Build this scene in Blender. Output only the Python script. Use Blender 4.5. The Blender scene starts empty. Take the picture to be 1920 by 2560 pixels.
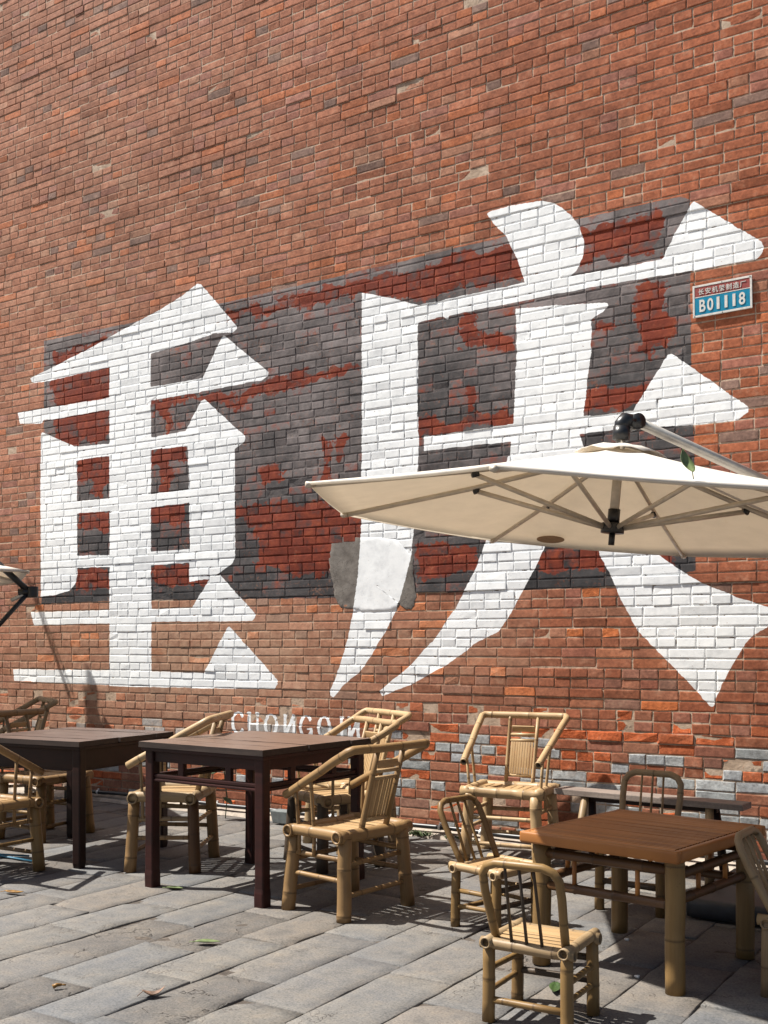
import bpy, bmesh, math, random
import numpy as np
from mathutils import Vector, Matrix, noise
R = math.radians
random.seed(7)
sc = bpy.context.scene
COL = sc.collection

# ------------------------------------------------------------------ camera
YAW, FPX, HZN, CAMH, WALLY = R(32.8), 2700.0, 1615.0, 1.3, 6.46
cam = bpy.data.cameras.new('camera'); co = bpy.data.objects.new('camera', cam); COL.objects.link(co)
co.location = (0, 0, CAMH); co.rotation_euler = (R(90), 0, YAW)
cam.sensor_fit = 'HORIZONTAL'; cam.sensor_width = 36; cam.lens = FPX / 1920 * 36
cam.shift_y = (HZN - 1280) / 1920; cam.clip_start = 0.05; cam.clip_end = 600
sc.camera = co
sc.render.resolution_x = 768; sc.render.resolution_y = 1024

# ------------------------------------------------------------------ light
SUN = Vector((-0.60, -0.27, 1.0)).normalized()
w = bpy.data.worlds.new('World'); sc.world = w; w.use_nodes = True
nt = w.node_tree; nt.nodes.clear()
sky = nt.nodes.new('ShaderNodeTexSky'); sky.sky_type = 'NISHITA'; sky.sun_disc = False
sky.sun_elevation = math.asin(SUN.z); sky.sun_rotation = math.atan2(SUN.x, SUN.y)
sky.air_density = 1.0; sky.dust_density = 3.0; sky.ozone_density = 1.0
bg = nt.nodes.new('ShaderNodeBackground'); bg.inputs['Strength'].default_value = 0.05
ow = nt.nodes.new('ShaderNodeOutputWorld')
nt.links.new(sky.outputs[0], bg.inputs[0]); nt.links.new(bg.outputs[0], ow.inputs[0])
sl = bpy.data.lights.new('sun', 'SUN'); sl.energy = 5.0; sl.angle = R(0.6); sl.color = (1.0, 0.955, 0.88)
so = bpy.data.objects.new('sun', sl); COL.objects.link(so)
so.rotation_euler = SUN.to_track_quat('Z', 'Y').to_euler(); so.location = (-6, -3, 12)
sc.view_settings.view_transform = 'Standard'; sc.view_settings.look = 'None'
sc.view_settings.exposure = 1.0; sc.view_settings.gamma = 1.0
sc.view_settings.use_curve_mapping = False

# ------------------------------------------------------------------ survey helpers (metric positions from sight lines)
S_, C_ = math.sin(YAW), math.cos(YAW)
def on_wall(px, py, Y=WALLY):
    q = (px - 960) / FPX; d = Y / (C_ + q * S_); r = q * d
    return (r * C_ - d * S_, CAMH - (py - HZN) * d / FPX)
def on_plane(px, py, z=0.0):
    d = -FPX * (z - CAMH) / (py - HZN); r = (px - 960) / FPX * d
    return (r * C_ - d * S_, r * S_ + d * C_)
def to_px(X, Y, Z):
    d = -X * S_ + Y * C_
    if d < 0.1: return (-9999, -9999)
    return (960 + FPX * (X * C_ + Y * S_) / d, HZN - FPX * (Z - CAMH) / d)

# ------------------------------------------------------------------ object helpers
def tag(o, label=None, cat=None, group=None, kind=None):
    if label: o['label'] = label
    if cat: o['category'] = cat
    if group: o['group'] = group
    if kind: o['kind'] = kind
    return o
def empty(name, loc, rz=0.0, zs=1.0):
    o = bpy.data.objects.new(name, None); COL.objects.link(o)
    o.location = loc; o.rotation_euler = (0, 0, rz); o.scale = (1, 1, zs); o.empty_display_size = 0.1
    return o
def obj(name, bm, mat, parent=None, smooth=True):
    me = bpy.data.meshes.new(name); bm.to_mesh(me); bm.free()
    if smooth and len(me.polygons): me.polygons.foreach_set('use_smooth', [True] * len(me.polygons))
    me.materials.append(mat)
    o = bpy.data.objects.new(name, me); COL.objects.link(o)
    if parent: o.parent = parent
    return o
def NB():
    bm = bmesh.new(); bm.loops.layers.uv.new('UVMap'); bm.verts.layers.float.new('node')
    return bm
def V3(*a): return Vector(a)

def sweep(bm, pts, r, seg=12, nodes=0.0, hollow=False, phase=None, taper=0.0, flat=1.0, wob=0.0, bulge=1.045, updir=None):
    """bamboo culm / rod along a polyline; nodes = spacing of the rings"""
    pts = [Vector(p) for p in pts]
    L = [0.0]
    for a, b in zip(pts, pts[1:]): L.append(L[-1] + (b - a).length)
    tot = L[-1]
    sm = [(l, 1.0, 0.0) for l in L]
    if nodes:
        t = (random.random() if phase is None else phase) * nodes
        t = max(t, 0.012)
        while t < tot - 0.012:
            if all(abs(t - l) > 0.012 for l in L[1:-1]):
                for dt, k, nd in ((-.007, .985, 0), (-.0025, bulge, .6), (0.0, bulge * .95, 1), (.0025, bulge * .99, .5), (.008, .98, 0)):
                    sm.append((t + dt, k, nd))
            t += nodes * random.uniform(.8, 1.2)
    extra = 0.0
    if wob:
        n = max(2, int(tot / .06))
        sm += [(tot * i / n, 1.0, 0) for i in range(1, n)]
    sm = sorted(x for x in sm if 0 <= x[0] <= tot)
    cl = []
    for s in sm:
        if cl and abs(s[0] - cl[-1][0]) < 1e-4: continue
        cl.append(s)
    def at(l):
        for i in range(len(pts) - 1):
            if l <= L[i + 1] + 1e-9:
                k = (l - L[i]) / max(1e-9, L[i + 1] - L[i])
                return pts[i].lerp(pts[i + 1], k), i
        return pts[-1], len(pts) - 2
    uvl = bm.loops.layers.uv.active; nl = bm.verts.layers.float['node']
    up = Vector(updir) if updir else (Vector((0, 0, 1)) if abs((pts[1] - pts[0]).normalized().z) < .9 else Vector((1, 0, 0)))
    rings = []; seed = random.random() * 99; prevx = None
    for l, k, nd in cl:
        p, i = at(l)
        T = (pts[i + 1] - pts[i]).normalized()
        for j in range(1, len(pts) - 1):
            if abs(l - L[j]) < 1e-6: T = ((pts[j + 1] - pts[j]).normalized() + (pts[j] - pts[j - 1]).normalized()).normalized()
        if prevx is None: x = up.cross(T).normalized()
        else: x = (prevx - T * prevx.dot(T)).normalized()
        prevx = x; y = T.cross(x)
        rr = r * k * (1 - taper * l / tot)
        if wob: p = p + x * noise.noise(Vector((l * 6, seed, 0))) * wob + y * noise.noise(Vector((l * 6, seed, 5))) * wob
        ring = []
        for a in range(seg):
            an = 2 * math.pi * a / seg
            v = bm.verts.new(p + x * math.cos(an) * rr + y * math.sin(an) * rr * flat); v[nl] = nd
            ring.append(v)
        rings.append((ring, l))
    vo = random.random() * 30
    def quad(a, b, c, d, uv):
        f = bm.faces.new((a, b, c, d))
        for lp, q in zip(f.loops, uv): lp[uvl].uv = q
    for (r0, l0), (r1, l1) in zip(rings, rings[1:]):
        for a in range(seg):
            b = (a + 1) % seg
            quad(r0[a], r0[b], r1[b], r1[a], [(a / seg, l0 + vo), ((a + 1) / seg, l0 + vo), ((a + 1) / seg, l1 + vo), (a / seg, l1 + vo)])
    for ring, l, s in ((rings[0][0], 0, -1), (rings[-1][0], tot, 1)):
        cen = sum((v.co for v in ring), Vector()) / seg
        if hollow:
            T = (pts[-1] - pts[-2]).normalized() if s > 0 else (pts[0] - pts[1]).normalized()
            inner = []; deep = []
            for v in ring:
                q = cen + (v.co - cen) * .74; nv = bm.verts.new(q); nv[nl] = .25; inner.append(nv)
                dv = bm.verts.new(cen + (v.co - cen) * .70 - T * r * 1.8); dv[nl] = 2.0; deep.append(dv)
            for a in range(seg):
                b = (a + 1) % seg
                o = (ring[a], ring[b], inner[b], inner[a]) if s > 0 else (ring[b], ring[a], inner[a], inner[b])
                quad(*o, [(a / seg, vo)] * 4)
                o = (inner[a], inner[b], deep[b], deep[a]) if s > 0 else (inner[b], inner[a], deep[a], deep[b])
                quad(*o, [(a / seg, vo)] * 4)
            bm.faces.new(deep if s > 0 else deep[::-1])
        else:
            bm.faces.new(ring if s > 0 else ring[::-1])
    return bm

def box(bm, c, s, rot=None, bev=0.0, jit=0.0, nx=1):
    """bevelled box; c centre, s full size; long axis can be cut in nx pieces"""
    g = bmesh.ops.create_cube(bm, size=1.0)
    vs = g['verts']
    bmesh.ops.scale(bm, vec=Vector(s), verts=vs)
    if bev:
        es = list({e for v in vs for e in v.link_edges})
        r = bmesh.ops.bevel(bm, geom=es, offset=bev, segments=2, affect='EDGES', profile=.6)
        vs = list({v for f in r['faces'] for v in f.verts})
    if jit:
        for v in vs: v.co += Vector((random.uniform(-1, 1), random.uniform(-1, 1), random.uniform(-1, 1))) * jit
    m = Matrix.Translation(Vector(c)) @ (rot.to_4x4() if rot else Matrix.Identity(4))
    bmesh.ops.transform(bm, matrix=m, verts=vs)
    return vs

# ------------------------------------------------------------------ materials
def new_mat(name):
    m = bpy.data.materials.new(name); m.use_nodes = True
    n = m.node_tree.nodes; b = n['Principled BSDF']
    return m, m.node_tree, n, m.node_tree.links, b
def nd(nt, t, **k):
    n = nt.nodes.new(t)
    for a, v in k.items(): setattr(n, a, v)
    return n
def ramp(nt, stops, interp='LINEAR'):
    r = nt.nodes.new('ShaderNodeValToRGB'); r.color_ramp.interpolation = interp
    e = r.color_ramp.elements
    while len(e) > 1: e.remove(e[-1])
    e[0].position = stops[0][0]; e[0].color = (*stops[0][1], 1)
    for p, c in stops[1:]:
        x = e.new(p); x.color = (*c, 1)
    return r
def mixc(nt, fac, a, b, bt='MIX'):
    m = nt.nodes.new('ShaderNodeMix'); m.data_type = 'RGBA'; m.blend_type = bt
    L = nt.links
    for s, v in ((0, fac), (6, a), (7, b)):
        if isinstance(v, (int, float)): m.inputs[s].default_value = v
        elif isinstance(v, tuple): m.inputs[s].default_value = (*v, 1)
        else: L.new(v, m.inputs[s])
    return m.outputs[2]
def math_(nt, op, a, b=None, clamp=False):
    m = nt.nodes.new('ShaderNodeMath'); m.operation = op; m.use_clamp = clamp
    for i, v in enumerate((a, b)):
        if v is None: continue
        if isinstance(v, (int, float)): m.inputs[i].default_value = v
        else: nt.links.new(v, m.inputs[i])
    return m.outputs[0]
def noise_(nt, vec, scale, detail=4, rough=.55, dist=0.0):
    n = nt.nodes.new('ShaderNodeTexNoise'); n.inputs['Scale'].default_value = scale
    n.inputs['Detail'].default_value = detail; n.inputs['Roughness'].default_value = rough
    n.inputs['Distortion'].default_value = dist
    if vec is not None: nt.links.new(vec, n.inputs['Vector'])
    return n
def bump_(nt, b, h, strength, dist):
    bp = nt.nodes.new('ShaderNodeBump'); bp.inputs['Strength'].default_value = strength
    bp.inputs['Distance'].default_value = dist
    nt.links.new(h, bp.inputs['Height']); nt.links.new(bp.outputs[0], b.inputs['Normal'])
    return bp

def bamboo(name, light, dark, rough=.44, stain=.35):
    m, t, n, L, b = new_mat(name)
    tc = nd(t, 'ShaderNodeTexCoord')
    mp = nd(t, 'ShaderNodeMapping'); mp.inputs['Scale'].default_value = (9, 1.2, 1)
    L.new(tc.outputs['UV'], mp.inputs[0])
    st = noise_(t, mp.outputs[0], 3.0, 5, .65)
    big = noise_(t, tc.outputs['Object'], 4.5, 3, .6)
    oi = nd(t, 'ShaderNodeObjectInfo')
    f = math_(t, 'MULTIPLY_ADD', st.outputs[0], .9); f.node.inputs[2].default_value = -.32
    f2 = math_(t, 'MULTIPLY_ADD', big.outputs[0], 1.6); f2.node.inputs[2].default_value = -.70
    f3 = math_(t, 'ADD', math_(t, 'MULTIPLY', f, .8, True), math_(t, 'MULTIPLY', f2, .7, True), True)
    f4 = math_(t, 'ADD', math_(t, 'MULTIPLY', f3, .85), math_(t, 'MULTIPLY', oi.outputs['Random'], stain), True)
    c = mixc(t, f4, light, dark)
    at = nd(t, 'ShaderNodeAttribute', attribute_name='node')
    n1 = math_(t, 'MULTIPLY', at.outputs['Fac'], .72, True)
    c = mixc(t, n1, c, (.06, .035, .018))
    # tiny dark specks
    sp = noise_(t, tc.outputs['Object'], 130, 2, .5)
    spm = math_(t, 'GREATER_THAN', sp.outputs[0], .72)
    c = mixc(t, math_(t, 'MULTIPLY', spm, .45), c, (.05, .03, .015))
    L.new(c, b.inputs['Base Color'])
    b.inputs['Roughness'].default_value = rough
    rr = math_(t, 'MULTIPLY_ADD', st.outputs[0], .3); rr.node.inputs[2].default_value = rough - .15
    L.new(rr, b.inputs['Roughness']); b.inputs['Specular IOR Level'].default_value = .3
    bump_(t, b, st.outputs[0], .35, .002)
    return m
BAM_L = bamboo('bamboo_pale', (.44, .315, .175), (.21, .12, .052))
BAM_M = bamboo('bamboo_honey', (.29, .180, .080), (.10, .050, .021))
BAM_O = bamboo('bamboo_golden', (.235, .145, .055), (.070, .034, .015), .42)
BAM_W = bamboo('bamboo_weathered', (.33, .235, .13), (.11, .066, .034), .5)
BAM_B = bamboo('bamboo_blackened', (.085, .06, .04), (.03, .022, .018), .5)
BAM_D = bamboo('bamboo_dark_brown', (.12, .058, .024), (.035, .017, .008), .42)
BAM_T = bamboo('bamboo_table_orange', (.46, .190, .052), (.20, .075, .022), .42, .62)
BAM_S = bamboo('bamboo_strips', (.42, .285, .145), (.23, .13, .055), .5, .4)

def wood(name, a, bcol, c2, rough=.45, scale=1.0, wear=.5):
    m, t, n, L, b = new_mat(name)
    tc = nd(t, 'ShaderNodeTexCoord')
    mp = nd(t, 'ShaderNodeMapping'); mp.inputs['Scale'].default_value = (2.2 * scale, 30 * scale, 30 * scale)
    L.new(tc.outputs['Object'], mp.inputs[0])
    g = noise_(t, mp.outputs[0], 1.6, 6, .65, .4)
    big = noise_(t, tc.outputs['Object'], 5, 4, .6)
    r = ramp(t, [(.3, a), (.62, bcol)]); L.new(g.outputs[0], r.inputs[0])
    mk = ramp(t, [(.52 - wear * .1, (0, 0, 0)), (.72, (1, 1, 1))]); L.new(big.outputs[0], mk.inputs[0])
    c = mixc(t, math_(t, 'MULTIPLY', mk.outputs[0], wear), r.outputs[0], c2)
    fine = noise_(t, tc.outputs['Object'], 90, 3, .6)
    c = mixc(t, math_(t, 'MULTIPLY', fine.outputs[0], .5), c, (.02, .012, .01))
    L.new(c, b.inputs['Base Color']); b.inputs['Roughness'].default_value = rough; b.inputs['Specular IOR Level'].default_value = .25
    bump_(t, b, g.outputs[0], .35, .0015)
    return m
WOOD_EDGE = wood('dark_board_edge', (.022, .016, .014), (.05, .035, .028), (.012, .01, .009), .6, 1.0, .5)
WOOD_TOP = wood('worn_table_top', (.12, .072, .052), (.235, .155, .115), (.17, .125, .10), .38, 1.0, .5)
WOOD_TOPA = wood('worn_dark_table_top', (.095, .065, .053), (.18, .13, .11), (.06, .042, .036), .38, 1.0, .6)
WOOD_RED = wood('dark_red_lacquer', (.022, .0045, .0035), (.045, .009, .007), (.009, .003, .003), .48, 1.0, .8)
WOOD_BRN = wood('dark_brown_lacquer', (.012, .005, .004), (.024, .008, .006), (.006, .003, .003), .5, 1.0, .8)
WOOD_BENCH = wood('grey_bench_wood', (.21, .17, .145), (.32, .27, .235), (.13, .10, .085), .5, 1.0, .5)

def plain(name, col, rough=.5, metal=0.0, noise_amt=.15, ns=20):
    m, t, n, L, b = new_mat(name)
    tc = nd(t, 'ShaderNodeTexCoord'); k = noise_(t, tc.outputs['Object'], ns, 4, .6)
    dk = tuple(x * (1 - noise_amt * 2) for x in col)
    r = ramp(t, [(.35, dk), (.65, col)]); L.new(k.outputs[0], r.inputs[0]); L.new(r.outputs[0], b.inputs['Base Color'])
    b.inputs['Roughness'].default_value = rough; b.inputs['Metallic'].default_value = metal
    bump_(t, b, k.outputs[0], .15, .001)
    return m
BLACKP = plain('black_plastic', (.012, .013, .015), .35)
ALU = plain('pale_aluminium', (.50, .48, .44), .42, .55, .08)
ALU_D = plain('taupe_aluminium', (.56, .49, .40), .45, .3, .1)
PIPE = plain('black_hose', (.02, .021, .024), .4)
CLIP = plain('white_clip', (.7, .7, .68), .5)
BLUE = plain('blue_strap', (.02, .16, .27), .5)
CEMBOX = plain('grey_planter', (.16, .18, .18), .7)
BASEM = plain('dark_parasol_base', (.03, .034, .042), .5)
LEAFG = plain('green_leaf', (.045, .085, .025), .45, 0, .2, 60)
LEAFL = plain('pale_green_leaf', (.15, .20, .075), .5, 0, .2, 60)
LEAFY = plain('yellow_leaf', (.30, .15, .025), .5, 0, .3, 50)
LEAFB = plain('dry_brown_leaf', (.22, .13, .085), .7, 0, .35, 50)
SIGNR = plain('sign_red', (.27, .055, .045), .4, 0, .12, 30)
SIGNB = plain('sign_blue', (.0, .19, .32), .35, 0, .10, 24)
SIGNW = plain('sign_cream', (.62, .60, .56), .45, 0, .12, 40)
MOSS = plain('moss', (.07, .10, .035), .9, 0, .4, 40)

def fabric(name, col):
    m, t, n, L, b = new_mat(name)
    tc = nd(t, 'ShaderNodeTexCoord')
    k = noise_(t, tc.outputs['Object'], 7, 5, .65)
    mp = nd(t, 'ShaderNodeMapping'); mp.inputs['Scale'].default_value = (60, 9, 30); L.new(tc.outputs['Object'], mp.inputs[0])
    k2 = noise_(t, mp.outputs[0], 1, 3, .6)
    r = ramp(t, [(.3, tuple(x * .86 for x in col)), (.6, col)]); L.new(k.outputs[0], r.inputs[0])
    sp = ramp(t, [(.66, (0, 0, 0)), (.76, (1, 1, 1))]); L.new(k2.outputs[0], sp.inputs[0])
    c = mixc(t, math_(t, 'MULTIPLY', sp.outputs[0], .25), r.outputs[0], (.55, .42, .28))
    L.new(c, b.inputs['Base Color']); b.inputs['Roughness'].default_value = .85
    tr = nd(t, 'ShaderNodeBsdfTranslucent'); tr.inputs[0].default_value = (.80, .72, .60, 1)
    ms = nd(t, 'ShaderNodeMixShader'); ms.inputs[0].default_value = .38
    L.new(b.outputs[0], ms.inputs[1]); L.new(tr.outputs[0], ms.inputs[2]); L.new(ms.outputs[0], n['Material Output'].inputs[0])
    kf = noise_(t, tc.outputs['Object'], 220, 2, .5); bump_(t, b, kf.outputs[0], .15, .001)
    return m
CANVAS = fabric('cream_canvas', (.80, .77, .72))

# ------------------------------------------------------------------ the painted mural as a mask painted here, in wall metres
# traced outlines (survey pixels of the wall), turned into metres on the wall plane
aa = lambda *p: [(x / 1.728, 650 + y / 1.728) for x, y in p]
bb = lambda *p: [(960 + x / 1.6386, 450 + y / 1.6386) for x, y in p]
WHITE = [
 aa((855,105),(870,107),(1022,285),(1025,298),(1005,316),(975,316),(930,318),(800,362),(652,405),(560,440),(473,465),(330,495),(230,520),(150,532),(137,530),(131,512),(300,428),(450,350),(600,265),(700,212),(780,160)),
 aa((473,440),(560,400),(652,390),(653,1200),(655,1845),(473,1840),(474,1200)),
 aa((78,660),(473,597),(652,550),(875,512),(958,335),(970,328),(1160,485),(1156,502),(1130,520),(880,568),(652,608),(473,645),(230,690),(190,692),(180,708),(86,708)),
 aa((185,745),(325,808),(333,815),(334,1365),(326,1400),(300,1430),(232,1449),(178,1455),(175,1000),(178,758)),
 aa((325,808),(473,795),(652,768),(802,740),(868,612),(885,603),(1062,765),(1058,785),(1015,818),(812,804),(652,822),(473,847),(330,867)),
 aa((812,790),(1015,800),(1016,1285),(1005,1310),(945,1354),(905,1378),(865,1383),(818,1391),(820,1100)),
 aa((325,1045),(480,1030),(660,1011),(822,991),(822,1049),(660,1068),(480,1084),(325,1096)),
 aa((325,1278),(480,1275),(660,1261),(822,1249),(822,1308),(660,1318),(480,1326),(325,1330)),
 aa((132,1522),(473,1513),(652,1509),(830,1503),(905,1378),(948,1358),(1104,1530),(1103,1546),(1088,1561),(650,1563),(473,1570),(200,1576),(148,1581)),
 aa((57,1768),(473,1773),(652,1778),(882,1785),(982,1590),(992,1584),(1197,1812),(1201,1832),(1186,1853),(850,1850),(473,1838),(62,1818)),
 bb((423,140),(440,130),(530,105),(645,88),(700,97),(760,140),(800,190),(820,255),(815,320),(790,372),(755,402),(580,430),(570,400),(548,330),(500,232),(450,180)),
 bb((100,505),(145,515),(350,470),(560,425),(760,396),(1000,355),(1140,326),(1195,215),(1262,98),(1272,92),(1548,256),(1558,275),(1548,302),(1525,327),(1300,368),(1140,392),(850,440),(550,500),(268,556),(260,573),(243,561),(140,584),(60,590)),
 [(904,733),(960,742),(1048,764),(1052,800),(1045,810),(1044,1000),(1047,1100),(1043,1200),(1035,1315),(1031,1360),(1026,1400),(1015,1445),(1003,1487),(989,1527),(968,1574),(942,1616),(921,1651),(900,1680),(862,1710),(833,1744),(826,1739),(824,1730),(836,1703),(850,1663),(867,1609),(881,1539),(893,1456),(900,1374),(903,1315),(905,1000)],
 bb((540,530),(700,515),(915,504),(919,516),(900,540),(850,572),(848,700),(835,800),(822,930),(817,975),(530,1010),(537,850),(543,700)),
 bb((163,1052),(350,1028),(532,1000),(817,970),(1020,948),(1160,718),(1178,712),(1495,934),(1490,952),(1450,984),(1300,1003),(1020,1015),(800,1040),(835,1150),(515,1150),(520,1073),(340,1090),(165,1111)),
 [(1270,1140),(1440,1140),(1366,1359),(1338,1420),(1308,1475),(1283,1524),(1247,1579),(1187,1608),(1163,1630),(1136,1648),(1115,1663),(1095,1674),(1054,1697),(1034,1709),(1000,1722),(955,1741),(949,1728),(1000,1686),(1027,1663),(1054,1631),(1081,1604),(1104,1573),(1122,1543),(1138,1523),(1160,1480),(1190,1420),(1216,1353)],
 [(1440,1140),(1500,1140),(1560,1290),(1640,1382),(1692,1420),(1753,1457),(1845,1494),(1920,1518),(1948,1528),(1948,1545),(1920,1567),(1885,1588),(1863,1610),(1833,1658),(1808,1707),(1792,1740),(1784,1767),(1774,1764),(1711,1695),(1650,1634),(1595,1579),(1552,1500),(1527,1439),(1503,1396),(1480,1330)],
]
DARKP = [[(110,853),(353,803),(550,760),(960,665),(1500,536),(1701,492),(1724,500),(1726,700),(1728,900),(1738,1200),(1740,1426),(1600,1462),(1537,1466),(1300,1476),(1039,1482),(833,1495),(500,1500),(330,1500),(104,1511),(112,1300)]]
REDP = [
 [(134,878),(274,845),(353,826),(550,783),(960,690),(1330,600),(1430,580),(1600,545),(1675,528),(1675,560),(1640,640),(1560,640),(1440,670),(1300,700),(1150,720),(1050,762),(900,735),(700,780),(600,800),(560,822),(400,860),(274,900),(274,1110),(134,1110)],
 aa((335,850),(470,835),(470,960),(430,1030),(400,1030),(400,960),(335,950)),
 aa((335,1090),(470,1085),(470,1165),(335,1160)),
 aa((650,820),(815,800),(815,870),(740,880),(735,1010),(690,1010),(690,880),(650,880)),
 aa((650,1055),(815,1045),(815,1130),(740,1150),(650,1110)),
 aa((310,1330),(473,1326),(473,1415),(330,1420)),
 aa((652,1318),(940,1320),(900,1400),(652,1400)),
 aa((650,600),(880,590),(1010,560),(1010,640),(870,610),(730,620),(725,760),(700,760),(700,640),(650,640)),
 aa((1010,1075),(1240,1040),(1260,1060),(1562,1080),(1562,1310),(1430,1365),(1250,1350),(1110,1310),(1110,1150),(1010,1110)),
 aa((1392,770),(1420,770),(1420,1060),(1390,1060)), aa((1130,900),(1220,890),(1220,960),(1150,970)),
 aa((1150,520),(1562,440),(1562,470),(1300,540),(1080,590),(1020,660),(1010,600)), aa((1440,760),(1510,750),(1480,860),(1450,860)),
 bb((1060,400),(1165,390),(1168,620),(1120,740),(1040,690),(1020,450)),
 bb((140,950),(240,985),(330,960),(430,960),(535,930),(535,1000),(330,1030),(140,1050)),
 bb((320,560),(370,550),(380,640),(540,640),(540,700),(330,690)), bb((330,840),(370,840),(370,950),(330,950)),
 bb((820,875),(1100,830),(1060,935),(820,940)), bb((850,590),(960,560),(950,620),(850,640)),
 bb((130,1500),(400,1495),(380,1610),(125,1625)), bb((640,1510),(880,1508),(905,1600),(620,1605)), bb((1110,1525),(1190,1530),(1190,1590),(1110,1570)),
]
TANP = [aa((150,1500),(1000,1450),(1250,1470),(1560,1450),(2000,1480),(2300,1600),(2300,1850),(1900,1870),(1500,1900),(1100,2100),(0,2200),(-300,2100),(-300,1700),(0,1560)),
        aa((640,1480),(900,1470),(1250,1560),(1380,1800),(1200,1950),(700,1900),(640,1800))]
MX0, MX1, MZ0, MZ1, MRES = -8.4, -1.3, 0.3, 4.5, 0.0036
nW, nH = int((MX1 - MX0) / MRES), int((MZ1 - MZ0) / MRES)
def raster(buf, poly, val=1.0):
    P = np.array(poly, float)
    x = (P[:, 0] - MX0) / MRES; y = (P[:, 1] - MZ0) / MRES
    x0, x1 = max(0, int(x.min()) - 1), min(nW, int(x.max()) + 2); y0, y1 = max(0, int(y.min()) - 1), min(nH, int(y.max()) + 2)
    if x1 <= x0 or y1 <= y0: return
    yy = np.arange(y0, y1) + .5; xx = np.arange(x0, x1) + .5
    cnt = np.zeros((len(yy), len(xx)), bool)
    for i in range(len(x)):
        xa, ya, xb, yb = x[i - 1], y[i - 1], x[i], y[i]
        if ya == yb: continue
        rows = np.nonzero((yy > min(ya, yb)) & (yy <= max(ya, yb)))[0]
        if not len(rows): continue
        xi = xa + (yy[rows] - ya) * (xb - xa) / (yb - ya)
        cnt[rows] ^= (xx[None, :] > xi[:, None])
    b = buf[y0:y1, x0:x1]; b[cnt] = val
def blur(a, n):
    for _ in range(n):
        a = (a + np.roll(a, 1, 0) + np.roll(a, -1, 0)) / 3
        a = (a + np.roll(a, 1, 1) + np.roll(a, -1, 1)) / 3
    return a
def wallpoly(p): return [on_wall(*q) for q in p]
CH = [np.zeros((nH, nW), np.float32) for _ in range(4)]
for p in WHITE: raster(CH[0], wallpoly(p))
# painted roman letters under the characters (the N is written mirrored); strokes in letter units (w .8 x h 1)
def arc(cx, cy, rx, ry, a0, a1, n=14): return [(cx + rx * math.cos(R(a0 + (a1 - a0) * i / n)), cy + ry * math.sin(R(a0 + (a1 - a0) * i / n))) for i in range(n + 1)]
GL = {'C': [arc(.40, .5, .36, .46, 40, 320)], 'H': [[(.15, .03), (.15, .97)], [(.68, .03), (.68, .97)], [(.15, .5), (.68, .5)], [(.04, .97), (.26, .97)], [(.57, .97), (.8, .97)], [(.04, .03), (.26, .03)], [(.57, .03), (.8, .03)]],
 'O': [arc(.42, .5, .36, .46, 0, 360)], 'N': [[(.14, .03), (.14, .97)], [(.70, .03), (.70, .97)], [(.14, .05), (.70, .95)], [(.04, .97), (.24, .97)]],
 'G': [arc(.40, .5, .36, .46, 40, 330), [(.48, .42), (.74, .42), (.74, .08)]], 'Q': [arc(.42, .5, .36, .46, 0, 360), [(.5, .25), (.82, -.05)]], 'I': [[(.3, .03), (.3, .97)], [(.16, .97), (.44, .97)], [(.16, .03), (.44, .03)]]}
def stroke(p, q, wd):
    dx, dz = q[0] - p[0], q[1] - p[1]; l = math.hypot(dx, dz) or 1; nx, nz = -dz / l * wd / 2, dx / l * wd / 2; ex, ez = dx / l * wd * .3, dz / l * wd * .3
    raster(CH[0], [(p[0] + nx - ex, p[1] + nz - ez), (q[0] + nx + ex, q[1] + nz + ez), (q[0] - nx + ex, q[1] - nz + ez), (p[0] - nx - ex, p[1] - nz - ez)])
pxs = [580, 617, 661, 707, 750, 795, 843, 868, 925]; tops = [1778, 1781, 1783, 1785, 1787, 1789, 1791, 1793, 1797]
for ch, px_, ty in zip('CHONGQIN', pxs, tops):
    X0, Zt = on_wall(px_, ty); X1, _ = on_wall(px_ + 39, ty); s = (X1 - X0); hgt = .175
    for st in GL[ch]:
        for p, q in zip(st, st[1:]):
            vert = abs(p[0] - q[0]) < abs(p[1] - q[1])
            stroke((X0 + p[0] * s, Zt - hgt + p[1] * hgt), (X0 + q[0] * s, Zt - hgt + q[1] * hgt), .026 if vert else .013)
for p in DARKP: raster(CH[1], wallpoly(p))
for p in REDP: raster(CH[2], wallpoly(p))
raster(CH[3], wallpoly(TANP[0]), .55); raster(CH[3], wallpoly(TANP[1]), 1.0)
CH[0] = blur(CH[0], 1); CH[1] = blur(CH[1], 3); CH[2] = blur(CH[2], 6)
t4 = CH[3]
for k in (1, 3, 7, 15, 30):
    for _ in range(3):
        t4 = (t4 + np.roll(t4, k, 0) + np.roll(t4, -k, 0)) / 3; t4 = (t4 + np.roll(t4, k, 1) + np.roll(t4, -k, 1)) / 3
CH[3] = t4
img = bpy.data.images.new('mural_masks', nW, nH, alpha=True, float_buffer=False)
img.colorspace_settings.name = 'Non-Color'; img.alpha_mode = 'CHANNEL_PACKED'
img.pixels.foreach_set(np.stack(CH, -1).astype(np.float32).ravel()); img.update(); img.pack()

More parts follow.
